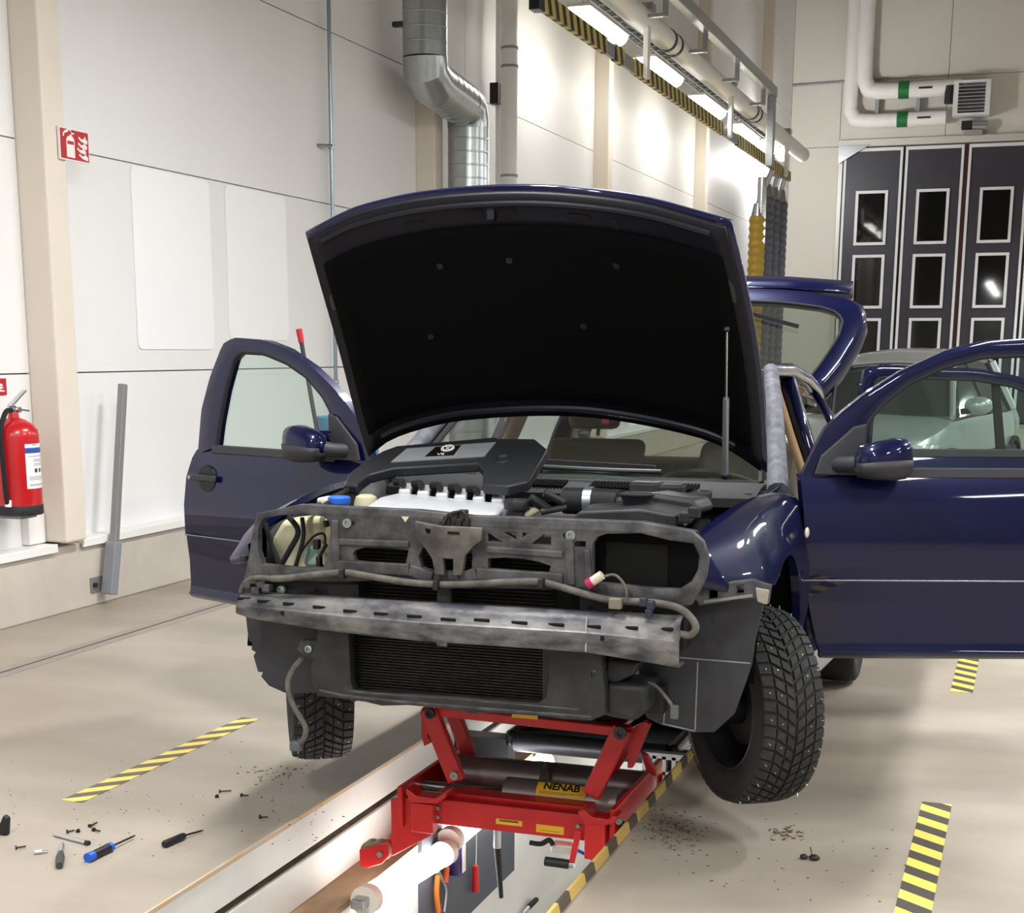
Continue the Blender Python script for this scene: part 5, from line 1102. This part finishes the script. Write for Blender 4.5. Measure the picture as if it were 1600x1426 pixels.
# maker's plate wrapped on the front cylinder
lc = (fc0+fc1)/2; x0_, x1_ = J(841, 1240, 4.70).x, J(918, 1245, 4.70).x
rows = [[Vector((x, lc.y-math.sin(a)*.0572, lc.z+math.cos(a)*.0572)) for x in (x0_, x1_)] for a in [.25+.95*i/8 for i in range(9)]]
lp = MB().grid(rows).build('maker_plate', yel, jack, smooth=60)
am = .60; text('maker_lettering', 'NENAB', MATS['black_plastic'], lp, Vector(((x0_+x1_)/2, lc.y-math.sin(am)*.0578, lc.z+math.cos(am)*.0578)), (1, 0, 0), (0, math.cos(am), math.sin(am)), .040, bold=.0012, sx=.98)
for k, a in enumerate((.95, 1.02, 1.09)): MB().bar(Vector((x0_+.01, lc.y-math.sin(a)*.0575, lc.z+math.cos(a)*.0575)), Vector((x1_-.01-.03*k, lc.y-math.sin(a)*.0575, lc.z+math.cos(a)*.0575)), .001, .0018).build('print_line', mat('plate_print', (150, 110, 30), rough=.5), lp, smooth=0)
for (a0, b0, a1, b1), dk in (((775, 1278, 816, 1291), 0), ((838, 1287, 881, 1304), 1)):
    o = MB().box(J(a0, b0, JY0-.001), J(a1, b1, JY0-.001)+Vector((0, -.001, 0))).build('warning_label', yel, jack, smooth=0)
    MB().box(J(a0+5, (b0+b1)/2+(1 if dk else -2), JY0-.003), J(a1-6, (b0+b1)/2+(5 if dk else -1), JY0-.003)+Vector((0, .001, 0))).build('label_print', MATS['label_pictogram'], o, smooth=0)
# scissor arms and lifting bar
def arm(a, c, Y, w, m_=redj, nm='lifting_arm'):
    p, q = J(*a, Y), J(*c, Y); d = (q-p).normalized()*.02
    o = MB().bar(p-d, q+d, .035, w, up=Vector((0, 1, 0)).cross((q-p).normalized())).build(nm, m_, jack, smooth=0, bevel=.006)
    return p, q
tp1, bp1 = arm((673, 1114), (711, 1211), 4.60, .062); tp2, bp2 = arm((970, 1144), (928, 1234), 4.60, .062)
arm((712, 1122), (738, 1192), 4.98, .055); arm((985, 1152), (950, 1205), 4.98, .055)
lo = MB().bar(J(678, 1108, 4.62), J(985, 1142, 4.62), .05, .034); o = lo.build('lifting_bar', redj, jack, smooth=0, bevel=.005)
z_ = (J(678, 1108, 4.62).z+J(985, 1142, 4.62).z)/2
for xx in (tp1.x, tp2.x-.05): MB().box((xx, 4.62, z_-.012), (xx+.05, 5.02, z_+.012)).build('lifting_rail', redj, jack, smooth=0, bevel=.005)
MB().box((tp1.x, 4.66, z_+.012), (tp1.x+.10, 4.80, .445)).build('lifting_pad', rubber_m, jack, smooth=0, bevel=.008); MB().box((tp2.x-.10, 4.66, z_+.012), (tp2.x, 4.80, .445)).build('lifting_pad', rubber_m, jack, smooth=0, bevel=.008)
MB().box(J(800, 1114, 4.592), J(840, 1124, 4.592)+Vector((0, .002, 0))).build('warning_label', yel, jack, smooth=0)
for (x, y), Y, r, m_ in (((673, 1114), 4.575, .018, black_m), ((711, 1211), 4.575, .014, MATS['bolt_zinc']), ((970, 1144), 4.575, .022, dsteel_m), ((968, 1282), 4.545, .010, MATS['bolt_zinc'])):
    MB().lathe(J(x, y, Y), (0, -1, 0), [(0, 0), (0, r), (.012, r), (.012, r*.5), (.006, r*.5), (.006, 0)], 20).build('pivot_bolt', m_, jack)
for pts in ([(658, 1106), (668, 1104), (668, 1150), (674, 1160), (662, 1166), (658, 1150)], [(984, 1140), (1008, 1126), (1016, 1132), (1004, 1160), (988, 1200), (980, 1200), (981, 1160)]):
    MB().prism([J(x, y, 4.66) for x, y in pts], (0, .03, 0)).build('claw', redj, jack, smooth=0, bevel=.004)
MB().prism([J(x, y, 4.9) for x, y in ((1000, 1175), (1010, 1180), (1024, 1205), (1026, 1214), (1010, 1206))], (0, .03, 0)).build('claw', redj, jack, smooth=0, bevel=.004)
# crank
p, q = J(904, 1297, JY0-.06), J(893, 1349, JY0-.06); MB().bar(p, q, .012, .02).build('crank_arm', redj, jack, smooth=0, bevel=.003)
MB().cyl(J(852, 1345, JY0-.06), J(889, 1350, JY0-.06), .016, 16).build('crank_grip', black_m, jack)
MB().lathe(J(892, 1350, JY0-.06), (1, 0, 0), [(-.004, 0), (-.004, .012), (.012, .012), (.012, 0)], 12).build('crank_nut', chrome_m, jack)
MB().box(J(860, 1318, JY0+.02), J(900, 1337, JY0+.02)+Vector((0, .05, 0))).build('valve_block', mat('valve_alu', (206, 206, 196), rough=.4, metal=.2), jack, smooth=0, bevel=.006)
MB().tube(smooth_path([J(x, y, JY0+.01) for x, y in ((828, 1316), (845, 1318), (858, 1312), (864, 1320))], 5), .009, 8).build('hydraulic_hose', rubber_m, jack)
MB().tube([J(898, 1326, JY0+.02), J(918, 1336, JY0+.02), J(936, 1350, JY0+.02)], .006, 8).build('air_line', mat('air_line_blue', (40, 74, 196), rough=.4), jack)
for x, y in ((685, 1262), (685, 1276), (904, 1290), (904, 1304)): MB().lathe(J(x, y, JY0-.002), (0, -1, 0), [(0, 0), (0, .008), (.008, .008), (.008, 0)], 6).build('bolt', MATS['bolt_zinc'], jack)
# ================================================================== second lift unit and tray further back in the pit
e = empty('pit_tray', (-1.7, 5.9, -.3), 'dark steel catch tray on rollers in the pit behind the red jack', 'tray')
p, q = at(805, 1150, Y=5.75), at(1010, 1188, Y=5.75)
MB().box((p.x, 5.75, q.z), (q.x+.08, 6.3, q.z+.03)).build('tray_floor', dsteel_m, e, smooth=0)
MB().box((p.x, 6.28, q.z), (q.x+.08, 6.32, p.z+.05)).build('back_wall', mat('tray_black', (30, 32, 36), rough=.35, metal=.5), e, smooth=0)
MB().cyl((p.x, 5.76, q.z+.03), (q.x+.08, 5.76, q.z+.03), .045, 20).build('front_roll', dsteel_m, e)
MB().box((p.x-.05, 5.75, q.z), (p.x, 6.32, p.z+.02)).build('side_wall', MATS['tray_black'], e, smooth=0, bevel=.02); MB().box((q.x+.08, 5.75, q.z), (q.x+.13, 6.32, p.z+.02)).build('side_wall', MATS['tray_black'], e, smooth=0, bevel=.02)
MB().box((pit['x0']+.005, 5.8, -.314), (p.x-.05, 5.9, q.z+.02)).build('runner_arm', dsteel_m, e, smooth=0); MB().box((q.x+.13, 5.8, -.315), (pit['x1']-.005, 5.9, q.z+.02)).build('runner_arm', dsteel_m, e, smooth=0)
g = empty('pit_grating', at(1012, 1205, Y=5.9), 'grey steel frame with dark openings beside the pit behind the right front wheel', 'frame')
a, c = at(1008, 1178, Y=5.55), at(1068, 1212, Y=5.55)
for k in range(5): x = lerp(a.x, c.x, k/4); MB().box((x-.008, 5.54, c.z), (x+.008, 5.58, a.z)).build('upright', grey_m, g, smooth=0)
for z in (a.z, c.z): MB().box((a.x-.01, 5.54, z-.012), (c.x+.01, 5.58, z+.012)).build('rail', grey_m, g, smooth=0)
MB().box((a.x, 5.58, c.z), (c.x, 5.60, a.z)).build('dark_back', black_m, g, smooth=0)
MB().box((a.x-.01, 5.54, -.315), (c.x+.01, 5.6, c.z)).build('base', grey_m, g, smooth=0)
# ================================================================== pit lamp, tool board
LX = pit['x0']+.19
t0, t1 = at(578, 1402, X=LX), at(690, 1335, X=LX)
pl = empty('pit_lamp', t0, 'glowing tube lamp with pale end cap on the left pit wall', 'lamp')
glow = mat('pit_tube_glow', (255, 255, 250), emit=6., rough=.4)
MB().cyl(t0, t1, .048, 20).build('tube', glow, pl); dv = (t1-t0).normalized()
MB().cyl(t0-dv*.05, t0, .052, 20).build('end_cap', mat('cap_cream', (222, 214, 200), rough=.5), pl); MB().cyl(t1, t1+dv*.05, .052, 20).build('end_cap', MATS['cap_cream'], pl)
MB().box(t0-dv*.08-Vector((.03, .02, .02)), t0-dv*.04+Vector((.02, .02, .02))).build('mount', steel_m, pl, smooth=0, bevel=.006)
for t in (.2, .8): c_ = t0.lerp(t1, t); MB().box((pit['x0']+.13, c_.y-.02, c_.z-.01), (LX, c_.y+.02, c_.z+.01)).build('wall_clip', steel_m, pl, smooth=0)
ld = bpy.data.lights.new('pit_light', 'AREA'); ld.shape = 'RECTANGLE'; ld.size = .09; ld.size_y = (t1-t0).length; ld.energy = 4
lo = bpy.data.objects.new('pit_light', ld); COL.objects.link(lo); lo.parent = pl; lo.rotation_euler = (0, math.radians(-90), 0); lo.location = (t0+t1)/2-t0+Vector((.055, 0, 0))
for k in range(2):
    y0_ = t1.y+.12+k*2.2
    p2 = empty('pit_lamp', (LX, y0_, t0.z), ('nearer', 'farther')[k]+' glowing tube lamp under the jack on the left pit wall', 'lamp', 'pit tube lamps')
    zz = (t0.z+t1.z)/2
    MB().cyl((LX, y0_, zz), (LX, y0_+1.2, zz), .048, 20).build('tube', glow, p2)
    for yy in (y0_-.05, y0_+1.2): MB().cyl((LX, yy, zz), (LX, yy+.05, zz), .052, 20).build('end_cap', MATS['cap_cream'], p2)
    MB().box((pit['x0']+.13, y0_+.5, zz-.01), (LX, y0_+.54, zz+.01)).build('wall_clip', steel_m, p2, smooth=0)
    ld = bpy.data.lights.new('pit_light', 'AREA'); ld.shape = 'RECTANGLE'; ld.size = .09; ld.size_y = 1.2; ld.energy = 4
    lo = bpy.data.objects.new('pit_light', ld); COL.objects.link(lo); lo.parent = p2; lo.rotation_euler = (0, math.radians(-90), 0); lo.location = (.055, .6, zz-t0.z)
TX = pit['x0']+.135
def tb(x, y, d=0.): return at(x, y, X=TX+d)
a, c = tb(655, 1345), tb(812, 1330)
yb0, yb1 = tb(655, 1380).y, tb(800, 1330).y
ztop, zbot = tb(655, 1305).z, min(tb(655, 1440).z, tb(780, 1372).z)-.0
board = tag(MB().box((TX-.005, yb0, tb(790, 1368).z), (TX+.012, yb1, ztop+.05)).build('tool_board', mat('board_slate', (74, 78, 88), rough=.6), smooth=0), 'dark grey tool board on the left pit wall under the jack', 'board')
def hang(name, label, cat): 
    return empty(name, (TX+.012, yb0+.1, ztop), label, cat, 'tools hanging on the pit board')
e = hang('screwdriver', 'red-handled screwdriver hanging on the dark tool board', 'screwdriver')
MB().tube([tb(743, 1352, .035), tb(743, 1392, .035)], [.013, .016], 12).build('handle', mat('handle_red', (186, 24, 34), rough=.4), e); MB().tube([tb(744, 1302, .035), tb(743, 1353, .035)], .004, 8).build('shaft', chrome_m, e)
e = hang('spray_can', 'purple and white spray can on the dark tool board', 'can')
p, q = tb(713, 1366, .04), tb(716, 1312, .04); MB().tube([p, q], .033, 18).build('can', mat('can_purple', (70, 58, 116), rough=.35, metal=.3, noise=.4, nscale=30), e)
MB().tube([q, q+(q-p)*.12], [.02, .012], 12).build('cap', mat('can_cap', (206, 206, 206), rough=.4), e); MB().box(tb(722, 1364, .073), tb(727, 1314, .073)+Vector((.002, 0, 0))).build('label_strip', sw, e, smooth=0)
e = hang('pliers', 'orange-handled pliers hanging low on the dark tool board', 'pliers')
orm = mat('handle_orange', (220, 120, 36), rough=.45)
MB().tube(smooth_path([tb(684, 1366, .03), tb(682, 1395, .03), tb(685, 1424, .03)], 4), .011, 10).build('grip', orm, e); MB().tube(smooth_path([tb(687, 1370, .03), tb(696, 1390, .03), tb(693, 1424, .03)], 4), .008, 10).build('grip', steel_m, e); MB().tube([tb(688, 1372, .03), tb(682, 1360, .03)], .012, 10).build('jaw', steel_m, e)
e = hang('orange_cutter', 'short orange knife hung beside the pliers', 'knife'); MB().tube([tb(695, 1378, .03), tb(698, 1354, .03)], [.014, .012], 10).build('handle', mat('handle_dull_orange', (206, 92, 40), rough=.5), e); MB().tube([tb(698, 1354, .03), tb(699, 1346, .03)], .004, 6).build('blade', steel_m, e)
e = empty('pry_bar', J(777, 1310, JY0+.02), 'black tapered pry bar hanging from the front beam of the red jack', 'pry bar'); MB().tube([J(777, 1322, JY0+.02), J(783, 1402, JY0+.02)], [.012, .008], 10).build('shaft', rubber_m, e); MB().tube([J(777, 1296, JY0+.02), J(777, 1324, JY0+.02)], .013, 10).build('eye', steel_m, e)
e = empty('scraper', at(830, 1412, X=TX), 'black-gripped tool leaning on the white pit wall at the bottom edge', 'tool'); MB().tube([tb(826, 1417, .02), tb(838, 1405, .02)], .013, 10).build('grip', rubber_m, e); MB().tube([tb(806, 1440, .02), tb(826, 1417, .02)], .010, 8).build('shaft', steel_m, e)
# ================================================================== things on the floor
def F(x, y, z=0.): return at(x, y, Z=z)
def driver(name, label, tip, neck, butt, m_, r, cap=None):
    e = empty(name, F(*butt), label, 'screwdriver', 'screwdrivers on the floor')
    t, n, b_ = F(*tip, r*.7), F(*neck, r), F(*butt, r)
    d = (n-b_); MB().tube([b_, b_+d*.08, b_+d*.5, b_+d*.85, n], [r*.8, r, r*.92, r*.98, r*.75], 14).build('handle', m_, e)
    MB().tube([n, t.lerp(n, .12), t], [.0035, .0035, .002], 8).build('shaft', dsteel_m, e)
    if cap: MB().tube([b_-d*.01, b_+d*.22], r*1.04, 14).build('cap', cap, e)
    return e
blu = mat('handle_blue', (38, 92, 196), rough=.4)
e = driver('screwdriver', 'blue and black handled screwdriver lying on the floor', (211, 1305), (174, 1322), (137, 1340), MATS['black_plastic'], .015, blu)
n = F(174, 1322, .015); MB().tube([n, n+(F(137, 1340, .015)-n)*.12], .0148, 14).build('collar', blu, e)
driver('screwdriver', 'black-handled screwdriver lying on the floor', (317, 1297), (288, 1305), (256, 1319), MATS['black_plastic'], .0125)
e = empty('ratchet_bit', F(95, 1345), 'short chrome ratchet handle with dark grip standing out on the floor', 'tool')
MB().tube([F(93, 1352, .012), F(94, 1340, .012), F(95, 1332, .012)], [.011, .014, .009], 12).build('grip', mat('grip_dark_green', (58, 64, 60), rough=.5), e); MB().tube([F(95, 1333, .011), F(97, 1320, .011)], .008, 12).build('shaft', chrome_m, e); MB().tube([F(97, 1321, .010), F(97.5, 1318, .010)], .005, 8).build('square_drive', dsteel_m, e)
e = empty('extension_bar', F(112, 1308), 'plain chrome extension bar lying on the floor above the screwdriver', 'tool'); MB().tube([F(85, 1303, .007), F(138, 1317, .007)], .007, 12).build('bar', chrome_m, e); MB().tube([F(134, 1316, .007), F(139, 1317.3, .007)], .0085, 12).build('socket_end', dsteel_m, e)
e = empty('socket_bit', F(63, 1330), 'small pale socket adapter lying on the floor', 'tool'); MB().tube([F(54, 1331, .007), F(66, 1330, .007)], .007, 10).build('body', mat('matt_zinc', (200, 198, 190), rough=.5, metal=.3), e); MB().tube([F(66, 1330, .006), F(74, 1330, .006)], .004, 8).build('stem', steel_m, e)
scm = mat('black_screw', (52, 44, 38), rough=.5, metal=.4)
def screw(x, y, ang, L, label):
    p = F(x, y, .005); d = Vector((math.cos(ang), math.sin(ang), .05)); e = empty('screw', F(x, y), label, 'screw', 'loose screws on the floor')
    MB().tube([p, p+d*L], .0028, 6).build('thread', scm, e); MB().lathe(p-d*.004, d, [(0, 0), (0, .0075), (.005, .0075), (.006, 0)], 10).build('head', scm, e)
for x, y, a_, L, lb in ((26, 1324, .7, .028, 'dark screw lying left of the pale socket adapter'), (106, 1299, .9, .022, 'dark screw left of the pair above the chrome bar'), (122, 1298, 2., .018, 'dark screw right of the pair above the chrome bar'),
                        (141, 1290, 1.5, .035, 'dark screw pointing up beside the chrome bar'), (147, 1296, -.3, .030, 'dark screw crossing the upright one beside the chrome bar'),
                        (344, 1236, .4, .04, 'dark clip fastener lying alone on the floor near the tape'), (339, 1244, 2., .022, 'small dark nut beside the lone clip fastener'), (378, 1242, .1, .025, 'thin dark screw right of the lone clip fastener'), (407, 1276, .2, .026, 'dark screw lying near the pit curb')):
    screw(x, y, a_, L, lb)
p = F(2, 1305, .0); e = empty('dark_clip', p, 'dark plastic clip cut off by the left picture edge', 'clip'); MB().prism([p+Vector((-.02, 0, 0)), p+Vector((.02, 0, 0)), p+Vector((.028, 0, .06)), p+Vector((.012, 0, .07)), p+Vector((-.01, 0, .03))], (0, .02, 0)).build('clip_body', black_m, e, smooth=0, bevel=.004)
b_ = MB(); p = F(1266, 1343); e = empty('dirt_clump', p, 'small dark clump of dirt on the floor right of the pit', 'clump'); MB().ball(p+Vector((-.02, 0, .008)), (.013, .012, .009), 8, 6).build('lump', scm, e); MB().ball(p+Vector((.012, 0, .009)), (.018, .014, .010), 8, 6).build('lump', scm, e); MB().tube([p+Vector((.005, 0, .012)), p+Vector((-.004, .02, .035))], .002, 5).build('stalk', scm, e)
b_ = MB()
def crumbs(n, cx, cy, sx, sy, r0, r1):
    for _ in range(n):
        q = F(random.gauss(cx, sx), random.gauss(cy, sy)); r = random.uniform(r0, r1)
        b_.ball(q+Vector((0, 0, r*.25)), (r*random.uniform(.8, 2), r*random.uniform(.6, 1.3), r*.5), 5, 3)
crumbs(260, 1050, 1298, 26, 18, .001, .0045); crumbs(70, 1225, 1302, 14, 6, .0015, .006); crumbs(50, 430, 1208, 26, 7, .002, .005); crumbs(60, 460, 1275, 40, 22, .001, .004); crumbs(90, 180, 1260, 110, 50, .001, .003); crumbs(60, 1250, 1350, 120, 40, .001, .004)
o = b_.build('floor_grit', mat('grit', (96, 80, 64), rough=.9), smooth=0); o['kind'] = 'stuff'; o['label'] = 'brown grit and crumbs of rust scattered on the floor by the pit'; o['category'] = 'grit'
# ================================================================== cleaning brush and blue bin seen through the left door glass
bx, by = at(516, 668, Y=8.8).x, 8.8
e = empty('blue_bin', (bx+.1, by, 0), 'blue bin behind the left open car door', 'bin')
zt_ = at(516, 655, Y=8.8).z; MB().lathe((bx+.12, by, 0), (0, 0, 1), [(0, 0), (0, .16), (zt_, .21), (zt_+.02, .22), (zt_+.02, .2), (zt_-.05, .19), (.05, .15), (.05, 0)], 24).build('bin_body', mat('bin_blue', (58, 140, 184), rough=.5), e)
e = empty('brush_pole', (at(490, 640, Y=8.6).x, 8.6, 0), 'long handled brush with red grip leaning behind the left open car door', 'brush')
p0, p1, p2 = at(494, 665, Y=8.6), at(471, 535, Y=8.6), at(467, 514, Y=8.6); d = (p0-p1); foot = p0+d*(p0.z/(-d.z) if d.z else 1)
MB().tube([foot, p1], .014, 10).build('pole', dsteel_m, e); MB().tube([p1, p2], [.018, .02], 12).build('grip', MATS['handle_red'], e); MB().box(foot+Vector((-.12, -.03, 0)), foot+Vector((.12, .03, .05))).build('head', rubber_m, e, smooth=0, bevel=.01)
# ================================================================== silver car in the next bay
sil = mat('silver_car_paint', (178, 182, 180), rough=.3, metal=.45, coat=.6)
Cn = at(1442, 712, Z=.66); Cn.z = 0
crs = Vector((.98, -.2, 0)); tl_ = Vector((.2, .98, 0)); O = Cn-crs*.80
sc = empty('car', O+tl_*2.1, 'silver hatchback parked in the next bay seen through the open blue doors', 'car')
def S(x, y, z): return O+crs*x+tl_*y+Vector((0, 0, z))
st_ = [(.02, .42, .62, .60), (.06, .60, .70, .72), (.25, .76, .78, .82), (.6, .83, .86, .84), (1.0, .85, .93, .86), (1.6, .86, .95, .87), (2.4, .86, .96, .87), (3.2, .85, .97, .86), (3.8, .80, .97, .84), (4.05, .70, .93, .80), (4.15, .5, .7, .7)]
rows = []
for y, w, zt_, w2 in st_:
    rows.append([S(x, y, z) for x, z in ((-w*.9, .22), (-w, .34), (-w, .55), (-w*.985, zt_-.12), (-w*.93, zt_-.02), (-w*.7, zt_+.02), (0, zt_+.045), (w*.7, zt_+.02), (w*.93, zt_-.02), (w*.985, zt_-.12), (w, .55), (w, .34), (w*.9, .22))])
MB().grid(rows).build('body', sil, sc, smooth=50)
MB().grid([rows[0][:7], rows[0][:5:-1]]).build('front_mask', trimb_m, sc, smooth=0)
rr_ = [[S(.58*u*w, y, z-.05*u*u) for u in (-1, -.7, -.35, 0, .35, .7, 1)] for y, z, w in ((1.75, 1.45, .95), (2.0, 1.53, 1), (2.6, 1.57, 1), (3.2, 1.54, .98), (3.6, 1.44, .94))]
MB().grid(rr_).build('roof', sil, sc, smooth=60, solid=.04)
MB().grid([[S(.74*u, .98+.12*u*u, .96) for u in (-1, -.5, 0, .5, 1)], [S(.54*u, 1.75+.03*u*u, 1.42-.04*u*u) for u in (-1, -.5, 0, .5, 1)]]).build('windscreen', mat('dark_windscreen', (50, 56, 56), rough=.06, spec=.6), sc, smooth=60)
for sx in (-1, 1):
    MB().tube([S(sx*.76, 1.08, .95), S(sx*.65, 1.45, 1.2), S(sx*.55, 1.78, 1.40)], .03, 8).build('a_pillar', sil, sc)
    MB().grid([[S(sx*.81, y, .955) for y in (1.15, 1.9, 2.6, 3.3)], [S(sx*.565, y, z) for y, z in ((1.85, 1.40), (2.1, 1.45), (2.6, 1.46), (3.2, 1.43))]]).build('side_glass', MATS['dark_windscreen'], sc, smooth=60)
    for ya, yb in (((2.25), 2.2), (3.2, 3.1)): MB().bar(S(sx*.815, ya, .95), S(sx*.57, yb, 1.45), .05, .02).build('pillar', trimb_m, sc, smooth=0)
    MB().tube([S(sx*.79, 3.35, .96), S(sx*.55, 3.3, 1.44)], .06, 8).build('c_pillar', sil, sc)
    MB().ball(S(sx*.95, 1.25, 1.06), (.13, .09, .085), 14, 10).build('mirror', sil, sc); MB().tube([S(sx*.80, 1.2, 1.0), S(sx*.9, 1.22, 1.02)], .03, 8).build('mirror_arm', trimb_m, sc)
    hl = MB().grid([[S(sx*x, y, z) for x, y in ((.44, .03), (.60, .05), (.74, .15), (.83, .34))] for z in (.56, .64, .74)]).build('headlamp', mat('headlamp_lens', (214, 216, 210), rough=.12, spec=.8, noise=.3, nscale=18), sc, smooth=60, solid=.03)
    MB().ball(S(sx*.79, .22, .64), (.03, .03, .05), 10, 8).build('indicator', mat('amber_lens', (206, 130, 70), rough=.3), hl)
    for y in (.78, 3.3):
        w = MB().lathe(S(sx*.83, y, .31), crs*sx, [(-.18, 0), (-.18, .29), (-.15, .31), (.0, .31), (.025, .29), (.03, .2), (.02, .0)], 28).build('wheel', tyre_m, sc, smooth=50)
        MB().lathe(S(sx*.83, y, .31), crs*sx, [(.031, .195), (.036, .19), (.034, .05), (.036, 0)], 20).build('hub_cap', steel_m, w)
        MB().lathe(S(sx*.80, y, .33), crs*sx, [(-.01, .36), (.075, .36), (.075, .31), (-.01, .31)], 28).build('arch', rubber_m, sc)
    MB().bar(S(sx*.865, 1.3, .58), S(sx*.865, 3.1, .58), .02, .05).build('rub_strip', trimb_m, sc, smooth=0)
